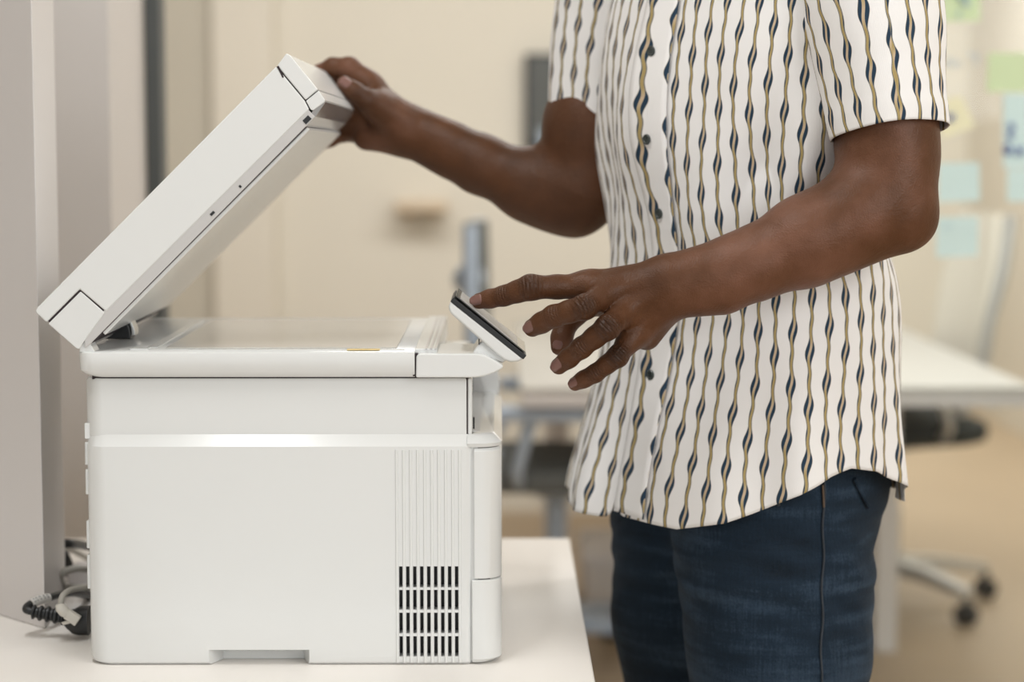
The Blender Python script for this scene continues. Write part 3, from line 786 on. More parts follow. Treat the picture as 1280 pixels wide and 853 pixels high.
# fingernails
def nail(F, r, up, wid=.0056, lng=.0062, back=.0098):
    ax = (F[-1] - F[-2]).normalized(); up = Vector(up); up = (up - ax * up.dot(ax)).normalized(); sd = ax.cross(up)
    c = F[-1] + ax * (r - back) ; bm = bmesh.new(); rows = []
    for i in range(9):
        u = -1 + 2 * i / 8; row = []
        for j in range(9):
            v = -1 + 2 * j / 8
            wv = wid * (1 - .25 * max(0, -u) ** 3) * (1 - .35 * max(0, u) ** 4)
            a = v * wv / r; ru = r + max(0, -u) * lng * .085 + max(0, -u) * .0002
            row.append(bm.verts.new(c + ax * (u * lng) * (1 - .12 * v * v) + (up * math.cos(a) + sd * math.sin(a)) * (ru * 1.03 + .0006 - .0007 * (abs(v) ** 4) - .0004 * (max(0, -u) ** 4) - .0006 * max(0, u) ** 3)))
        rows.append(row)
    for i in range(8):
        for j in range(8): bm.faces.new((rows[i][j], rows[i + 1][j], rows[i + 1][j + 1], rows[i][j + 1]))
    o = obj('fingernail', bm, M['nail'], person)
    s = o.modifiers.new('thick', 'SOLIDIFY'); s.thickness = .0008; s.offset = -1
nail(idx, .0085, (-.05, -1, .30), .0058, .0076, .0094); nail(mid, .0095, (-.15, -1, .32), .0062, .0078, .0122); nail(rng, .0088, (-.15, -1, .38), .0060, .0080, .0122); nail(pnk, .0077, (-.1, -1, .42), .0052, .0066, .0102)
nail(thb, .0094, (-.35, -1, -.1), .0058, .0066); nail(thr, .0093, (-.5, -.6, .6), .0058, .0066)
nail(idr, .0092, (-.3, .2, 1)); 
# face and hair (above the frame)
for sgn in (-1, 1):
    bm = bmesh.new(); bmesh.ops.create_uvsphere(bm, u_segments=16, v_segments=10, radius=.0125, matrix=Matrix.Translation(B(.031 * sgn, .079, 1.690)))
    e_ = obj('eye', bm, M['eye'], person)
    bm = bmesh.new(); bmesh.ops.create_uvsphere(bm, u_segments=12, v_segments=8, radius=.0058, matrix=Matrix.Translation(B(.031 * sgn, .0870, 1.690)))
    obj('iris', bm, M['iris'], e_)
bm = bmesh.new(); bmesh.ops.create_uvsphere(bm, u_segments=32, v_segments=20, radius=1.0)
for v in bm.verts:
    x, y, z = v.co
    lim = z > (.05 + .45 * max(0, y))
    v.co = B(x * .098, -.006 + y * .106, 1.715 + (z if z > -.3 else -.3) * .104)
    if y > .35 and z < .45: v.co = B(x * .080, -.02 + y * .085, 1.715 + z * .08)
obj('hair', bm, M['hair'], person)
# ------------------------------------------------------------------ shirt
class X:                                           # small node-maths helper
    def __init__(s, nt): s.nt = nt
    def m(s, op, *a, clamp=False):
        n = node(s.nt, 'ShaderNodeMath', operation=op); n.use_clamp = clamp
        for i, v in enumerate(a):
            if isinstance(v, (int, float)): n.inputs[i].default_value = v
            else: s.nt.links.new(v, n.inputs[i])
        return n.outputs[0]
    def step(s, e0, e1, x):
        n = node(s.nt, 'ShaderNodeMapRange', interpolation_type='SMOOTHSTEP')
        n.inputs[1].default_value = e0; n.inputs[2].default_value = e1
        s.nt.links.new(x, n.inputs[0]); return n.outputs[0]
def shirt_mat():
    m, nt, b = new_mat('white_cotton_with_wavy_stripes'); x = X(nt)
    uv = node(nt, 'ShaderNodeUVMap'); sp_ = node(nt, 'ShaderNodeSeparateXYZ'); nt.links.new(uv.outputs[0], sp_.inputs[0])
    u, v = sp_.outputs[0], sp_.outputs[1]
    PT = .0212; PER = .058
    s = x.m('DIVIDE', u, PT); cell = x.m('FLOOR', s)
    fr = x.m('MULTIPLY', x.m('SUBTRACT', x.m('SUBTRACT', s, cell), .5), PT)
    wn = node(nt, 'ShaderNodeTexWhiteNoise', noise_dimensions='1D'); nt.links.new(cell, wn.inputs['W'])
    vv = x.m('ADD', x.m('ADD', x.m('MULTIPLY', v, 2 * PI / PER), x.m('MULTIPLY', cell, PI * .97)), x.m('MULTIPLY', wn.outputs['Value'], 1.1))
    c = x.m('ADD', x.m('MULTIPLY', x.m('SINE', vv), .0006), x.m('MULTIPLY', x.m('SINE', x.m('MULTIPLY_ADD', vv, 2.0, .4)), .0009))
    c = x.m('ADD', c, x.m('MULTIPLY', x.m('SINE', x.m('MULTIPLY_ADD', vv, .31, 2.0)), .0012))
    d = x.m('SUBTRACT', fr, c)
    def lobe(ph, p): return x.m('POWER', x.m('MAXIMUM', x.m('COSINE', x.m('ADD', vv, ph)), 0.0), p)
    q, qr, q2 = lobe(0, 1.5), lobe(.40, 1.5), lobe(PI, 5.0)
    wd = x.m('MULTIPLY_ADD', q, .0001, .00130)
    tL = x.m('ADD', x.m('MULTIPLY_ADD', q, .0036, .00060), x.m('MULTIPLY', q2, .0008))
    tR = x.m('MULTIPLY_ADD', qr, .0033, .00060)
    e = .00022
    rib = x.m('SUBTRACT', 1.0, x.step(-e, e, x.m('SUBTRACT', x.m('ABSOLUTE', d), wd)))
    lo_ = x.m('SUBTRACT', x.m('MULTIPLY', d, -1.0), wd)                        # distance left of the ribbon
    left = x.m('MULTIPLY', x.step(-e, e, lo_), x.m('SUBTRACT', 1.0, x.step(-e, e, x.m('SUBTRACT', lo_, tL))))
    ro = x.m('SUBTRACT', d, wd)
    right = x.m('MULTIPLY', x.step(-e, e, ro), x.m('SUBTRACT', 1.0, x.step(-e, e, x.m('SUBTRACT', ro, tR))))
    lx = x.m('SUBTRACT', lo_, tL); halo = x.m('MULTIPLY', x.step(-e, e, lx), x.m('SUBTRACT', 1.0, x.step(.0000, .0006, lx)))
    rx = x.m('SUBTRACT', ro, tR); halo2 = x.m('MULTIPLY', x.step(-e, e, rx), x.m('SUBTRACT', 1.0, x.step(.0000, .0006, rx)))
    och = x.m('MAXIMUM', rib, x.m('MULTIPLY', x.m('MAXIMUM', halo, halo2), .7)); nav = x.m('MAXIMUM', left, right)
    def mix(f, a, b_):
        n = node(nt, 'ShaderNodeMix', data_type='RGBA'); nt.links.new(f, n.inputs['Factor'])
        for k, vv_ in (('A', a), ('B', b_)):
            i = [q_ for q_ in n.inputs if q_.name == k and q_.type == 'RGBA'][0]
            if isinstance(vv_, tuple): i.default_value = vv_
            else: nt.links.new(vv_, i)
        return [o for o in n.outputs if o.type == 'RGBA'][0]
    tc = node(nt, 'ShaderNodeTexCoord'); nz = node(nt, 'ShaderNodeTexNoise'); nz.inputs['Scale'].default_value = 14; nz.inputs['Detail'].default_value = 4
    nt.links.new(tc.outputs['Object'], nz.inputs['Vector'])
    ochre = mix(q, (.40, .30, .125, 1), (.58, .44, .30, 1))
    col = mix(och, (.85, .828, .815, 1), ochre)
    col = mix(nav, col, (.022, .045, .075, 1))
    nt.links.new(col, b.inputs['Base Color'])
    b.inputs['Roughness'].default_value = .85; b.inputs['Specular IOR Level'].default_value = .2
    wv = node(nt, 'ShaderNodeTexWave'); wv.inputs['Scale'].default_value = 260; wv.inputs['Distortion'].default_value = 1.5
    nt.links.new(uv.outputs[0], wv.inputs['Vector'])
    bh = x.m('ADD', x.m('MULTIPLY', wv.outputs['Fac'], .12), nz.outputs['Fac'])
    bp = node(nt, 'ShaderNodeBump'); bp.inputs['Strength'].default_value = .35; bp.inputs['Distance'].default_value = .004
    nt.links.new(bh, bp.inputs['Height']); nt.links.new(bp.outputs[0], b.inputs['Normal'])
    return m
M['shirt'] = shirt_mat()
def zpy(py, Y=2.3): return P(920, py, Y).z
cosT, sinT = math.cos(TH), math.sin(TH)
LV = []                                            # (z, centre px, a, b)
for py, cx, hw, b_ in ((700, 914, 203, .158), (605, 918, 197, .155), (520, 927, 184, .146), (450, 934, 174, .137), (345, 938, 164, .128), (260, 928, 157, .124), (170, 921, 166, .128), (90, 923, 166, .128)):
    h_ = hw / 1096.0; a_ = math.sqrt(h_ ** 2 - (b_ * cosT) ** 2) / sinT
    LV.append((zpy(py), (cx - 625) / 1096.0, a_, b_))
for z, a_, b_ in ((1.43, .180, .118), (1.465, .165, .100), (1.495, .132, .086), (1.52, .095, .076), (1.54, .074, .070)):
    LV.append((z, CT.x, a_, b_))
LV = np.array(LV)
def lv(z):
    zs = LV[:, 0]; out = []
    i = int(np.clip(np.searchsorted(zs, z) - 1, 0, len(zs) - 2))
    t = float(np.clip((z - zs[i]) / (zs[i + 1] - zs[i]), -.5, 1))
    for c in (1, 2, 3):
        y0 = LV[max(i - 1, 0), c]; y1 = LV[i, c]; y2 = LV[i + 1, c]; y3 = LV[min(i + 2, len(zs) - 1), c]
        out.append(.5 * (2 * y1 + (y2 - y0) * t + (2 * y0 - 5 * y1 + 4 * y2 - y3) * t * t + (3 * y1 - y0 - 3 * y2 + y3) * t ** 3))
    return out
def gauss(x_, c, s): return math.exp(-((x_ - c) / s) ** 2)
def shirt_pt(ph, z, off=0.0):
    cx, a_, b_ = lv(z)
    c, s = math.cos(ph), math.sin(ph); ex = 2 / 2.25
    dx = math.copysign(abs(c) ** ex, c); dy = math.copysign(abs(s) ** ex, s)
    phn = (ph + PI) % (2 * PI) - PI
    low = max(0.0, min(1.0, (1.10 - z) / .22)); low = low * low * (3 - 2 * low)
    d = low * (.0050 * math.sin(8 * ph + .8 + 2 * math.sin(z * 6)) + .0035 * math.sin(13 * ph + 2.1 + z * 5))
    d += low * .0035 * math.sin(21 * ph + 3 * z) * gauss(phn, -.9, .6)
    d += low * .004 * math.sin(19 * ph + 4 * z) * gauss(phn, 2.0, .45)
    mid = gauss(z, 1.22, .16)
    d += mid * (.0045 * math.sin(5 * ph + 16 * z) + .0028 * math.sin(9 * ph - 23 * z + 1.0))
    d += .0075 * gauss(phn - (1.10 - (1.27 - z) * 1.6), 0, .16) * gauss(z, 1.24, .10) - .006 * gauss(phn - (.80 - (1.27 - z) * 1.6), 0, .16) * gauss(z, 1.24, .10)
    d += .005 * gauss(phn + .3 - (z - 1.2) * 1.2, 0, .12) * gauss(z, 1.33, .12)
    n = Vector((0, 0, 0)) + FW * (c / b_) + LF * (s / a_); n.normalize()
    ctr = Vector((cx, CT.y, 0))
    return ctr + FW * (b_ * dx) + LF * (a_ * dy) + n * (d + off) + Vector((0, 0, z))
# ------------------------------------------------------------------ jeans and shoes
jb = []
def jc(a, b_, ra, rb, k=.03): rc(a, b_, ra, rb, k, to=jb)
def LP(px, z, Y): 
    return Vector((P(px, 660, Y).x, Y, z))
kL = LP(974, .50, 2.18); hL = LP(972, .93, 2.19)
jc(LP(959, .89, 2.25), LP(970, .79, 2.235), .119, .104)
jc(LP(970, .79, 2.235), LP(975, .70, 2.225), .104, .0970)
jc(LP(974, .70, 2.225), LP(972, .50, 2.22), .0970, .078)
jc(LP(972, .50, 2.22), LP(980, .13, 2.21), .078, .066)
jc(LP(980, .13, 2.21), LP(980, .05, 2.21), .066, .070)
hx = (775 - 625) / 2520 * 2.41 + .093
RPt = lambda dx, z, Y=2.41: Vector((hx + dx, Y, z))
jc(RPt(-.004, .88, 2.385), RPt(.0, .70), .104, .094)
jc(RPt(.0, .70), RPt(0, .50), .094, .076)
jc(RPt(0, .50), RPt(.015, .13, 2.44), .076, .066)
jc(RPt(.015, .13, 2.44), RPt(.015, .05, 2.44), .066, .070)
jc(B(.075, -.018, .97), B(-.075, -.018, .97), .105, .105, .03)
jc(B(.055, -.035, .90), B(-.055, -.035, .90), .108, .108, .03)
jc(B(.07, 0, 1.03), B(-.07, 0, 1.03), .085, .085, .03)
def jdisp(Pn, res):
    x, y, z = Pn[:, 0], Pn[:, 1], Pn[:, 2]
    g = np.exp(-((z - .80) / .075) ** 2)
    d = -.0012 * g * np.sin(z * 175 + 9 * np.sin(x * 14 + 1) + 4 * np.sin(y * 21))
    d -= .0035 * np.exp(-((z - .48) / .10) ** 2) * np.sin(z * 90 + 6 * np.sin(x * 20) + 5 * y)
    d -= .0045 * np.exp(-((z - .14) / .09) ** 2) * np.sin(z * 110 + 6 * np.sin(x * 22) + 5 * y)
    # long slanting folds at the back of the thigh
    s = (x - .372) * 30 + (z - .78) * 9
    d -= .0022 * np.exp(-((x - .385) / .035) ** 2) * np.exp(-((z - .76) / .13) ** 2) * np.sin(s * 2.6)
    d -= .0009 * np.sin(x * 43 + z * 31) * np.sin(z * 37 + y * 29)
    return d
jf = make_field(jb, [], jdisp)
ja = np.array([v for pr in jb for v in (pr[0], pr[1])])

trunk = make_field(base[:NTRUNK], [])
def settle(grid):
    """cloth lies outside the trunk and the jeans"""
    a = np.array([[tuple(p) for p in r] for r in grid]); sh = a.shape; p = a.reshape(-1, 3)
    for it in range(5):
        d = np.minimum(trunk(p), jf(p)); need = np.clip(.007 - d, 0, None)
        v = p - np.array((CT.x, CT.y, 0)); v[:, 2] = 0; v /= np.maximum(np.linalg.norm(v, axis=1, keepdims=True), 1e-6)
        p = p + v * need[:, None]
    a = p.reshape(sh); return [[Vector(q) for q in r] for r in a]
hemk = [(-180, 606), (-150, 606), (-120, 600), (-95, 588), (-83, 584), (-65, 597), (-47, 612), (-30, 634), (-14, 645), (-11, 646), (-8.8, 641), (-7.4, 612), (-6.0, 636), (-4, 645), (3, 651), (17, 662), (33, 655), (59, 620), (72, 597), (82, 586), (92, 590), (100, 598), (108, 607), (118, 612), (130, 612), (150, 609), (180, 606)]
def hem_z(ph):
    d = math.degrees((ph + PI) % (2 * PI) - PI)
    for (a_, ya), (b_, yb_) in zip(hemk, hemk[1:]):
        if a_ <= d <= b_:
            t = (d - a_) / (b_ - a_); py = ya + (yb_ - ya) * t; break
    z = .9
    for _ in range(4):
        p = shirt_pt(ph, z); z = P(920, py, p.y if abs(d) < 125 else 2.3).z
    return z
NU, NV, ZT = 420, 130, 1.535
arc = [0.0]; pp = shirt_pt(0, 1.08)
for i in range(1, NU + 1):
    q_ = shirt_pt(2 * PI * i / NU, 1.08); arc.append(arc[-1] + (q_ - pp).length); pp = q_
PITCHN = round(arc[-1] / .0190); arc = [a_ * PITCHN * .0212 / arc[-1] for a_ in arc]
def uv_grid(name, grid, uvs, mat, parent, solid=.0012, closed=False):
    """grid[i][j] world points, uvs[i][j]"""
    ni, nj = len(grid), len(grid[0]); off = wloc(parent)
    me = bpy.data.meshes.new(name)
    vs = [tuple(grid[i][j] - off) for i in range(ni) for j in range(nj)]; fs = []; fuv = []
    for i in range(ni - 1):
        for j in range(nj if closed else nj - 1):
            j2 = (j + 1) % nj
            fs.append((i * nj + j, (i + 1) * nj + j, (i + 1) * nj + j2, i * nj + j2))
            w_ = lambda a_, b_: uvs[a_][b_ if not (closed and b_ == nj) else nj]
            fuv += [uvs[i][j], uvs[i + 1][j], uvs[i + 1][j + 1 if closed else j2], uvs[i][j + 1 if closed else j2]]
    me.from_pydata(vs, [], fs)
    ul = me.uv_layers.new(name='UVMap')
    ul.data.foreach_set('uv', np.array(fuv, np.float32).ravel())
    for p in me.polygons: p.use_smooth = True
    o = bpy.data.objects.new(name, me); C.objects.link(o); o.parent = parent; me.materials.append(mat)
    if solid:
        s = o.modifiers.new('cloth', 'SOLIDIFY'); s.thickness = solid; s.offset = 0
    return o
hz = [hem_z(2 * PI * i / NU) for i in range(NU)] ; hz.append(hz[0])
grid = [[shirt_pt(2 * PI * i / NU, ZT + (hz[i] - ZT) * (j / NV) ** .95) for j in range(NV + 1)] for i in range(NU)]
uvs = [[(arc[i] + 5.0, ZT + (hz[i] - ZT) * (j / NV) ** .95) for j in range(NV + 1)] for i in range(NU + 1)]
grid = settle(grid)
gT = [[grid[i][j] for i in range(NU)] for j in range(NV + 1)]
uT = [[uvs[i][j] for i in range(NU + 1)] for j in range(NV + 1)]
shirt = uv_grid('shirt', gT, uT, M['shirt'], person, .0012, closed=True)
def sleeve(path, rad, squash, tilt, seed, jj):
    pts = spline(path, 14); fr = frames(pts); n = 72; L = 0; g = []; uvl = []
    for i, (p, t, a, b_) in enumerate(fr):
        if i: L += (p - pts[i - 1]).length
        tt = i / (len(pts) - 1)
        rr = np.interp(tt, [k[0] for k in rad], [k[1] for k in rad])
        ref = Vector((0, -1, 0)); e1 = (ref - t * ref.dot(t)).normalized(); e2 = t.cross(e1)
        row = []; ur = []
        for k in range(n + 1):
            an = 2 * PI * k / n
            wv_ = .0022 * tt * math.sin(4 * an + seed) + .0016 * math.sin(3 * an + 9 * tt + seed) * (1 - .3 * tt) + .0025 * math.sin(2 * an + 13 * tt + seed) * (1 - tt)
            r_ = rr + wv_ + (.0007 if tt > .90 else 0)
            row.append(p + e1 * (r_ * squash * math.cos(an)) + e2 * (r_ * math.sin(an)) + t * tilt * tt * math.cos(an))
            ur.append((k / n * round(2 * PI * .062 / .0212) * .0212 + jj, L + seed * .013))
        g.append(row[:-1]); uvl.append(ur)
    return uv_grid('sleeve', g, uvl, M['shirt'], shirt, .0014, closed=True)
sleeve([B(.095, -.012, 1.415), B(.145, -.012, 1.412), P(1072, -52, 2.165), P(1092, 20, 2.125), P(1103, 95, 2.105), P(1113, 167, 2.088)],
       [(0, .050), (.25, .064), (.45, .0715), (.6, .071), (.8, .0630), (1, .0575)], 1.0, .003, 1.0, 2.003)
sleeve([B(-.095, -.012, 1.415), B(-.145, -.012, 1.412), P(772, -52, 2.415), P(757, 20, 2.425), P(744, 95, 2.428), P(738, 158, 2.425)],
       [(0, .050), (.25, .061), (.45, .064), (.6, .060), (.8, .0525), (1, .0475)], 1.1, .003, 2.4, 3.007)
# placket, buttons, collar
zs_ = [ZT - .01 + (hem_z(.06) + .004 - ZT + .01) * i / 90 for i in range(91)]
phs = [-.004 + (k - 3) / 4 * .019 / .13 for k in range(0, 7)]
gP = [[shirt_pt(p_, z, .0019) for p_ in phs] for z in zs_]
uP = [[(p_ * .13 + 8.0085, z + .021) for p_ in phs] for z in zs_]
gP = [[p + FW * .0026 for p in r] for r in settle(gP)]
uv_grid('placket', gP, uP, M['shirt'], shirt, .0014)
for px_, py_ in ((828, -38), (828, 66), (828, 171), (817, 272), (806, 372), (795, 470)):
    z = zpy(py_, 2.185)
    p = min(gP, key=lambda r: abs(r[3].z - z))[3] + FW * .0016; nrm = FW.copy()
    q_ = nrm.to_track_quat('Z', 'Y').to_matrix().to_4x4(); q_.translation = p
    bm = bmesh.new()
    lathe(bm, [(.0001, .0006), (.0034, .0006), (.0040, .0013), (.0052, .0015), (.0058, .0008), (.0058, -.0004), (.0050, -.0012), (.0001, -.0012)], n=24)
    bm.transform(q_)
    bt = obj('button', bm, M['button'], shirt)
    bm = bmesh.new()
    for s1, s2 in ((1, 1), (1, -1), (-1, 1), (-1, -1)):
        lathe(bm, [(.0001, .0009), (.0006, .0009), (.0006, .0005), (.0001, .0005)], (s1 * .0013, s2 * .0013, 0), n=8)
    bm.transform(q_); o_b = obj('button_holes', bm, M['black'], bt); o_b['kind'] = 'stuff'
ga = [[B(math.sin(a_) * (.071 + .012 * t), math.cos(a_) * (.069 + .016 * t) - .002, 1.528 + .045 * (1 - abs(t * 2 - 1)) - .018 * max(0, t - .5)) for a_ in [.25 + (2 * PI - .5) * k / 48 for k in range(49)]] for t in [i / 8 for i in range(9)]]
uvc = [[(k / 48 * .45 + 11, t * .08) for k in range(49)] for t in [i / 8 for i in range(9)]]
uv_grid('collar', ga, uvc, M['shirt'], shirt, .0016)

# jeans and shoes
jp, jq = surface_nets(jf, ja.min(0) - .15, ja.max(0) + .15, .0042)
keep = (jp[:, 2] > .022)
def denim_mat():
    m, nt, b = new_mat('dark_blue_denim'); x = X(nt)
    tc = node(nt, 'ShaderNodeTexCoord')
    def noise(sc, det, vec=None):
        n = node(nt, 'ShaderNodeTexNoise'); n.inputs['Scale'].default_value = sc; n.inputs['Detail'].default_value = det
        nt.links.new(vec if vec is not None else tc.outputs['Object'], n.inputs['Vector']); return n.outputs['Fac']
    mp = node(nt, 'ShaderNodeMapping'); mp.inputs['Scale'].default_value = (1, 1, 7); nt.links.new(tc.outputs['Object'], mp.inputs[0])
    big, whisk, grain = noise(5, 3), noise(9, 4, mp.outputs[0]), noise(420, 3)
    mp2 = node(nt, 'ShaderNodeMapping'); mp2.inputs['Scale'].default_value = (14, 14, 1); nt.links.new(tc.outputs['Object'], mp2.inputs[0])
    slub = noise(30, 3, mp2.outputs[0])
    f = x.m('ADD', x.m('ADD', x.m('MULTIPLY', big, .62), x.m('MULTIPLY', whisk, .50)), x.m('ADD', x.m('MULTIPLY', grain, .16), x.m('MULTIPLY', slub, .18)))
    cr = node(nt, 'ShaderNodeValToRGB'); e = cr.color_ramp.elements
    e[0].position = .50; e[0].color = (.0030, .0080, .0150, 1); e[1].position = 1.0; e[1].color = (.050, .082, .128, 1)
    k = cr.color_ramp.elements.new(.72); k.color = (.0090, .0210, .0380, 1)
    nt.links.new(f, cr.inputs[0]); nt.links.new(cr.outputs[0], b.inputs['Base Color'])
    b.inputs['Roughness'].default_value = .85; b.inputs['Specular IOR Level'].default_value = .25
    b.inputs['Sheen Weight'].default_value = .05; b.inputs['Sheen Tint'].default_value = (.5, .6, .75, 1)
    bp = node(nt, 'ShaderNodeBump'); bp.inputs['Strength'].default_value = .35; bp.inputs['Distance'].default_value = .0016
    nt.links.new(x.m('ADD', x.m('MULTIPLY', slub, .5), x.m('ADD', grain, whisk)), bp.inputs['Height']); nt.links.new(bp.outputs[0], b.inputs['Normal'])
    return m
M['denim'] = denim_mat()
M['stitch'] = simple('faded_seam_stitching', (.030, .037, .048), .8, var=.35, scale=160)
M['stitch_tan'] = simple('tan_stitching', (.10, .065, .042), .7, var=.2, scale=160)
idxm = np.cumsum(keep) - 1; jq = jq[keep[jq].all(1)]
jeans = np_mesh('jeans', jp[keep], idxm[jq], M['denim'], None, PLOC)
jeans.parent = person
def hit(px, py, f, t0=1.6):
    d = np.array((P(px, py, 2.0) - Vector((0, 0, CAMZ))).normalized()); o = np.array((0, 0, CAMZ)); t = t0
    for _ in range(140):
        s = float(f((o + d * t)[None])[0])
        if s < .0004: break
        t += min(max(s * .8, .0003), .03)
    return Vector(o + d * t)
seam = [hit(1030 + (1026 - 1030) * i / 24 + 1.2 * math.sin(i * .9), 600 + 262 * i / 24, jf) + Vector((0, -.0022, 0)) for i in range(25)]
bm = bmesh.new(); tube(bm, spline(seam, 3), .0011, 8)
obj('side_seam', bm, M['stitch'], jeans)
bm = bmesh.new(); seam2 = [hit(1028 + .2 * i, 606 + 4 * i, jf) + Vector((0, -.0026, 0)) for i in range(8)]
tube(bm, seam2, .0012, 8); obj('pocket_stitching', bm, M['stitch_tan'], jeans)
pk = [hit(1066 + 3 * i, 598 + 6.0 * i - .0 * i * i, jf) + Vector((.0015, -.0025, 0)) for i in range(7)]
bm = bmesh.new(); tube(bm, spline(pk, 3), .0022, 8); obj('back_pocket_edge', bm, M['denim'], jeans)
bm = bmesh.new(); c = hit(973, 631, jf)
lathe(bm, [(.0001, .0016), (.0015, .0014), (.0022, .0006), (.0024, -.001)], n=12)
bm.transform(Matrix.Translation(c) @ Vector((.1, -1, .1)).to_track_quat('Z', 'Y').to_matrix().to_4x4())
obj('rivet', bm, M['stitch'], jeans)
def shoe(c, yaw):
    rows = [(-.085, .030, .075), (-.06, .036, .105), (-.02, .038, .110), (.03, .042, .085), (.08, .047, .065), (.13, .046, .052), (.165, .034, .040), (.182, .012, .028)]
    R = Matrix.Translation(c) @ Matrix.Rotation(yaw, 4, 'Z')
    bm = bmesh.new(); rings = []
    for x_, hw, ht in rows:
        rings.append([R @ Vector((x_, hw * math.copysign(abs(math.cos(t)) ** .7, math.cos(t)), .022 + max(0, math.sin(t)) ** .8 * (ht - .022) if math.sin(t) > 0 else .022)) for t in [2 * PI * k / 20 for k in range(20)]])
    loft(bm, rings); s = obj('shoe', bm, M['shoe'], person)
    bm = bmesh.new()
    a_ = [R @ Vector((x_, hw + .004, 0)) for x_, hw, _ in rows] + [R @ Vector((x_, -hw - .004, 0)) for x_, hw, _ in rows[::-1]]
    loft(bm, [a_, [v + Vector((0, 0, .024)) for v in a_]]); obj('sole', bm, M['sole'], s, bevel=.003)
    for k in range(4):
        bm = bmesh.new(); tube(bm, [R @ Vector((.035 + k * .017, -.024, .088 - k * .008)), R @ Vector((.035 + k * .017, 0, .094 - k * .008)), R @ Vector((.035 + k * .017, .024, .088 - k * .008))], .003, 8)
        obj('lace', bm, M['sole'], s)
yaw = math.atan2(FW.y, FW.x)
shoe(Vector((LP(980, 0, 2.21).x, 2.21, 0)), yaw); shoe(Vector((RPt(.015, 0).x, 2.44, 0)), yaw - .15)
# ------------------------------------------------------------------ office behind: meeting table, chairs, glass wall with notes, screen, shelf
mt = thing('meeting_table', 'cream meeting table behind the person with a grey front edge', 'table', (.65, 5.3, 0))
MX0, MX1, MY0, MY1, MZ = .045, 1.20, 4.48, 6.3, .735
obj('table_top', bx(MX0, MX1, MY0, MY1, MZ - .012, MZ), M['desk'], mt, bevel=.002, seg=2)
obj('edge_band', bx(MX0 + .004, MX1 - .004, MY0 + .004, MY1 - .004, MZ - .045, MZ - .012), M['bluegrey'] if False else M['laminate'], mt, bevel=.002, seg=2)
xl_ = P(1085, 700, 5.1).x; xr2 = P(1112, 700, 5.1).x
for x_, y0_, y1_ in ((xl_, 4.99, 5.11), (xl_, 6.05, 6.17), (MX0 + .09, 5.52, 5.64), (MX0 + .09, 6.12, 6.22)):
    obj('leg', bx(x_, x_ + (xr2 - xl_), y0_, y1_, 0, MZ - .045), M['laminate'], mt, bevel=.003)
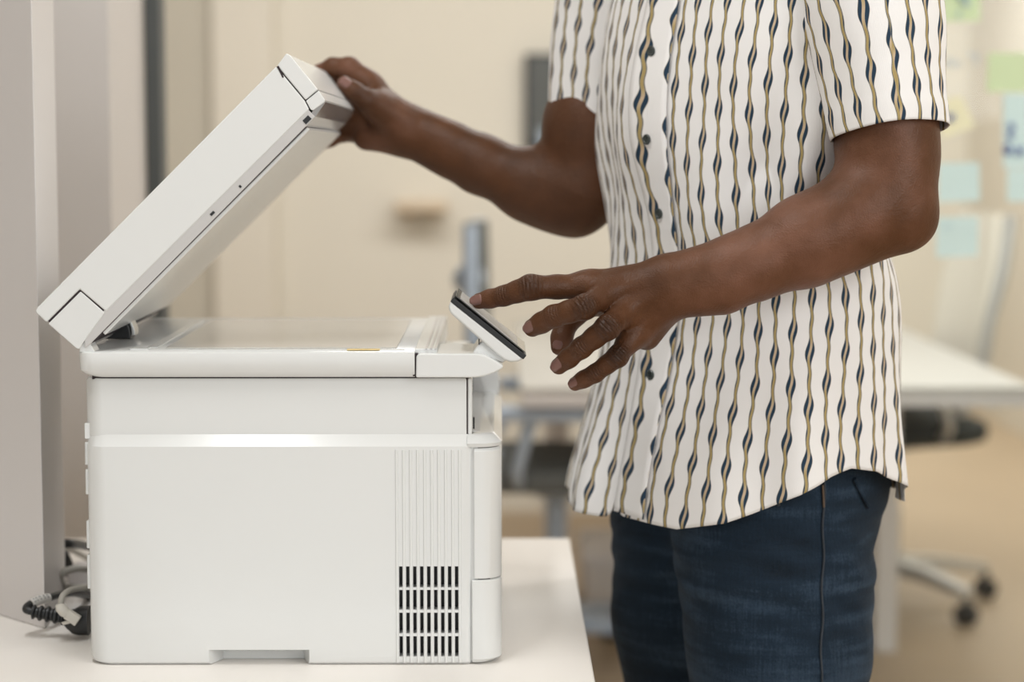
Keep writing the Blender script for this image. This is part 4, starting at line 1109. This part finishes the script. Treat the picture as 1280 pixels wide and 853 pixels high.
def office_chair(frame, seatm, backm, lab, seat_z=.50, rec=1.0, bh=.50, ah=.13, ba=.45):
    r = thing('office_chair', lab, 'chair')
    # seat: rounded cushion, sagging front edge
    bm = bmesh.new(); rings = []
    for z, s in ((seat_z - .055, .86), (seat_z - .045, .97), (seat_z - .02, 1.0), (seat_z, .97), (seat_z + .012, .80), (seat_z + .014, .3)):
        rings.append([(x_ * s, y_ * s, z - (.02 if x_ * s < -.16 else 0)) for x_, y_ in rrect(-.245, .235, -.245, .245, .11, 7)])
    loft(bm, rings); obj('seat', bm, seatm, r)
    # backrest: curved mesh panel, facing -x
    g = []
    bm = bmesh.new(); nz, ny = 14, 12; V0 = []
    for d in (0, .016):
        for i in range(nz + 1):
            t = i / nz; zz = seat_z + .12 + bh * t
            row = []
            for j in range(ny + 1):
                u = -1 + 2 * j / ny
                wy = .215 * (1 - .10 * (2 * t - 1) ** 2 - .12 * max(0, t - .8) * 5 * abs(u) ** 3)
                row.append(bm.verts.new(((.20 + rec * (.10 * t + .03 * t * t)) - .035 * (1 - u * u) * -1 + d - .035, u * wy, zz)))
            V0.append(row)
    n1 = nz + 1
    for k in (0, 1):
        for i in range(nz):
            for j in range(ny):
                f = (V0[k * n1 + i][j], V0[k * n1 + i][j + 1], V0[k * n1 + i + 1][j + 1], V0[k * n1 + i + 1][j])
                bm.faces.new(f if k == 0 else f[::-1])
    for i in range(nz):
        for j in (0, ny): bm.faces.new((V0[i][j], V0[i + 1][j], V0[n1 + i + 1][j], V0[n1 + i][j]))
    for j in range(ny):
        for i in (0, nz): bm.faces.new((V0[i][j], V0[n1 + i][j], V0[n1 + i][j + 1], V0[i][j + 1]))
    bk = obj('backrest', bm, backm, r)
    for s in (-1, 1):
        bm = bmesh.new(); tube(bm, spline([(.14, s * .20, seat_z + .03), (.19, s * .215, seat_z + .14), (.19 + rec * .035, s * .222, seat_z + .12 + bh * .36), (.19 + rec * .095, s * .222, seat_z + .12 + bh * .68), (.19 + rec * .135, s * .205, seat_z + .12 + bh)], 6), [.017] * 25, 10)
        obj('back_rail', bm, frame, bk)
        bm = bmesh.new(); tube(bm, spline([(.08, s * .23, seat_z - .03), (.085, s * .285, seat_z), (.07, s * .30, seat_z + ah * .5), (.05, s * .30, seat_z + ah)], 6), .014, 10)
        ar = obj('armrest', bm, frame, r)
        bm = bmesh.new(); prism_z(bm, rrect(-.10, .15, s * .30 - .038, s * .30 + .038, .03, 5), seat_z + ah, seat_z + ah + .03)
        obj('arm_pad', bm, frame, ar, bevel=.006)
    bm = bmesh.new(); lathe(bm, [(.001, seat_z - .055), (.10, seat_z - .055), (.10, seat_z - .075), (.035, seat_z - .10), (.024, seat_z - .11), (.024, .28), (.036, .275), (.036, .13), (.001, .13)], n=20)
    obj('gas_column', bm, frame, r)
    bm = bmesh.new(); lathe(bm, [(.001, .145), (.05, .145), (.055, .12), (.05, .085), (.001, .085)], n=20); bs = obj('star_base', bm, frame, r)
    for k in range(5):
        a_ = 2 * PI * k / 5 + ba; R = Matrix.Rotation(a_, 4, 'Z'); bm = bmesh.new()
        loft(bm, [[R @ Vector((x_, w_ * u, z_ + h_ * v)) for u, v in ((-1, -1), (1, -1), (1, 1), (-1, 1))] for x_, w_, z_, h_ in ((.03, .030, .115, .022), (.16, .026, .110, .018), (.31, .018, .088, .012))])
        obj('leg', bm, frame, bs, bevel=.005)
        bm = bmesh.new()
        for s in (-1, 1): lathe(bm, [(.001, -.009), (.024, -.009), (.029, -.005), (.029, .005), (.024, .009), (.001, .009)], R @ Vector((.305, s * .014, .029)), n=16, axis='y') if False else None
        ring_c = R @ Vector((.305, 0, .029)); axv = R @ Vector((0, 1, 0))
        for s in (-1, 1):
            c0 = ring_c + axv * (s * .014); e1 = R @ Vector((1, 0, 0))
            rr = []
            for rad_, h_ in ((.004, -.010), (.024, -.010), (.029, -.005), (.029, .005), (.024, .010), (.004, .010)):
                rr.append([c0 + axv * h_ + (e1 * math.cos(q * PI / 8) + Vector((0, 0, 1)) * math.sin(q * PI / 8)) * rad_ for q in range(16)])
            loft(bm, rr)
        tube(bm, [ring_c + Vector((0, 0, .0)), ring_c + Vector((0, 0, .05))], .010, 8)
        obj('caster', bm, M['black'], bs)
    return r
cB = office_chair(M['alu'], M['chairblack'], M['wall'], 'black-seated office chair with grey-railed pale back at the right side of the meeting table', .53, .55, .44, .11, .19)
cB.location = (1.08, 5.54, 0); cB.rotation_euler = (0, 0, .06)
cA = office_chair(M['bluegrey'], M['chairgrey'], M['chairgrey'], 'grey office chair with blue-grey frame at the near left end of the meeting table', .52, .05, .45)
bm = bmesh.new(); lathe(bm, [(.001, -.05), (.030, -.05), (.038, -.03), (.038, .03), (.030, .05), (.001, .05)], (.21, 0, .955), 20, 'y')
obj('back_joint', bm, M['bluegrey'], cA)
cA.location = (.135, 4.86, 0); cA.rotation_euler = (0, 0, PI - .04)
cB['label'] = 'black-seated office chair with pale back at the right side of the meeting table'
sb = thing('storage_box', 'low mauve-grey storage box on the floor under the meeting table', 'box', (.38, 5.55, 0))
lev = [(0, .235, .520, 5.36, 5.74, .02), (.004, .232, .523, 5.357, 5.743, .02), (.150, .225, .530, 5.35, 5.75, .02), (.152, .229, .526, 5.354, 5.746, .02)]
obj('body', rbox(lev), M['partition'], sb)
lev = [(.152, .220, .535, 5.345, 5.755, .024), (.166, .220, .535, 5.345, 5.755, .024), (.176, .228, .527, 5.353, 5.747, .024), (.177, .26, .49, 5.39, 5.71, .02)]
obj('lid', rbox(lev), M['laminate'], sb)
obj('handle', bx(.34, .42, 5.338, 5.352, .085, .10), M['alu'], sb, bevel=.003)

# screen and shelf on the middle wall
YM = YW
a_, b_ = P(656, 67, YM - .06), P(705, 188, YM - .06)
sc_ = thing('wall_screen', 'dark flat screen fixed to the beige wall behind the striped sleeve', 'screen', ((a_.x + .62) / 2, YM, b_.z))
W1 = a_.x + .58
obj('casing', bx(a_.x, W1, YM - .06, YM - .012, b_.z, a_.z), M['black'], sc_, bevel=.006)
obj('display', bx(a_.x + .014, W1 - .014, YM - .0625, YM - .06, b_.z + .03, a_.z - .014), M['monitor'], sc_, smooth=False)
obj('bracket', bx(a_.x + .18, a_.x + .36, YM - .012, YM, b_.z + .08, a_.z - .08), M['frame'], sc_, smooth=False)
obj('cable_cover', bx(P(674, 0, YM - .06).x, P(694, 0, YM - .06).x, YM - .066, YM - .0625, b_.z + .004, b_.z + .075), M['bluegrey'], sc_, bevel=.002)
a_, b_ = P(497, 250, YM), P(560, 270, YM)
sh = thing('wall_shelf', 'short light wood shelf on the beige wall', 'shelf', ((a_.x + b_.x) / 2, YM - .08, b_.z))
obj('board', bx(a_.x, b_.x, YM - .16, YM, b_.z + .022, a_.z), M['wood'], sh, bevel=.003)
for x_ in (a_.x + .03, b_.x - .045): obj('bracket', bx(x_, x_ + .015, YM - .12, YM, b_.z - .0, b_.z + .022), M['wood'], sh, smooth=False)

# glass partition with sticky notes
YG = 3.85; GX0 = P(1052, 200, YG).x
struct(obj('window_1', bx(GX0, 2.36, YG, YG + .010, 0.03, 2.78), M['glass'], smooth=False))
struct(obj('trim_4', bx(GX0, 2.36, YG - .02, YG + .03, 0, .03), M['alu'], bevel=.002))
struct(obj('trim_5', bx(GX0, 2.36, YG - .02, YG + .03, 2.78, 2.80), M['alu'], bevel=.002))
def note(quad, mat, lab, marks=(), curl=.004):
    q = [P(x_, y_, YG - .004) for x_, y_ in quad]       # top-left, top-right, bottom-right, bottom-left
    n = 8; g = []
    for i in range(n + 1):
        t = i / n
        g.append([q[0].lerp(q[1], j / n).lerp(q[3].lerp(q[2], j / n), t) + Vector((0, -curl * max(0, t - .5) ** 2, 0)) for j in range(n + 1)])
    bm = bmesh.new(); V0 = [[bm.verts.new(p) for p in r] for r in g]
    for i in range(n):
        for j in range(n): bm.faces.new((V0[i][j], V0[i + 1][j], V0[i + 1][j + 1], V0[i][j + 1]))
    o = obj('sticky_note', bm, mat, smooth=False)
    sm_ = o.modifiers.new('paper', 'SOLIDIFY'); sm_.thickness = .0002; sm_.offset = 0
    tag(o, lab, 'note', 'sticky notes on the glass partition')
    for k, (pl, r_, mm) in enumerate(marks):
        bm = bmesh.new(); tube(bm, spline([P(x_, y_, YG - .0085) for x_, y_ in pl], 5), r_, 6)
        obj('handwriting', bm, mm, o)
    return o
note([(1177, -24), (1226, -24), (1225, 26), (1177, 27)], M['note_green'], 'green note at the top of the glass, furthest up beside the sleeve',
     [([(1196, -6), (1206, 4), (1211, 6), (1203, -12)], .0022, M['ink_pale']), ([(1200, 12), (1198, 22)], .002, M['ink_pale'])])
note([(1236, 66), (1287, 66), (1286, 115), (1233, 115)], M['note_green'], 'green note just above the blue note with handwriting')
note([(1172, 126), (1202, 120), (1219, 158), (1178, 173)], M['note_yellow'], 'tilted yellow note peeping out beside the sleeve hem',
     [([(1184, 151), (1193, 143)], .003, M['ink']), ([(1186, 143), (1191, 151)], .003, M['ink'])])
note([(1254, 117), (1305, 117), (1305, 210), (1254, 210)], M['note_blue'], 'tall blue note with dark blue handwriting',
     [([(1260, 158), (1264, 155), (1267, 159), (1263, 166), (1260, 171), (1268, 170)], .0022, M['ink']),
      ([(1259, 180), (1256, 186), (1259, 193), (1263, 188), (1261, 180)], .0022, M['ink']), ([(1267, 192), (1268, 193)], .0024, M['ink']),
      ([(1271, 184), (1279, 193)], .0022, M['ink']), ([(1279, 184), (1271, 194)], .0022, M['ink'])])
note([(1259, 211), (1307, 211), (1307, 252), (1259, 252)], M['note_blue'], 'blue note directly under the tall blue note with handwriting')
note([(1173, 204), (1224, 203), (1225, 251), (1172, 253)], M['note_blue'], 'plain blue note below the tilted yellow note')
note([(1171, 272), (1223, 271), (1222, 320), (1170, 322)], M['note_blue'], 'lowest blue note on the glass, beside the bent elbow',
     [([(1180, 283), (1190, 282)], .0012, M['ink_pale'])])
bm = bmesh.new(); tube(bm, spline([P(x_, y_, YG - .002) for x_, y_ in ((1180, 84), (1186, 72), (1190, 84), (1196, 76), (1200, 83))], 5), .0016, 6)
tag(obj('handwriting', bm, M['ink_pale']), 'faint blue writing on the glass between the green and yellow notes', 'writing')
bm = bmesh.new(); tube(bm, spline([P(x_, y_, YG - .002) for x_, y_ in ((1209, 70), (1214, 68), (1222, 69), (1219, 82))], 5), .0016, 6)
tag(obj('handwriting', bm, M['ink_pale']), 'faint blue mark on the glass right of the other faint writing', 'writing')
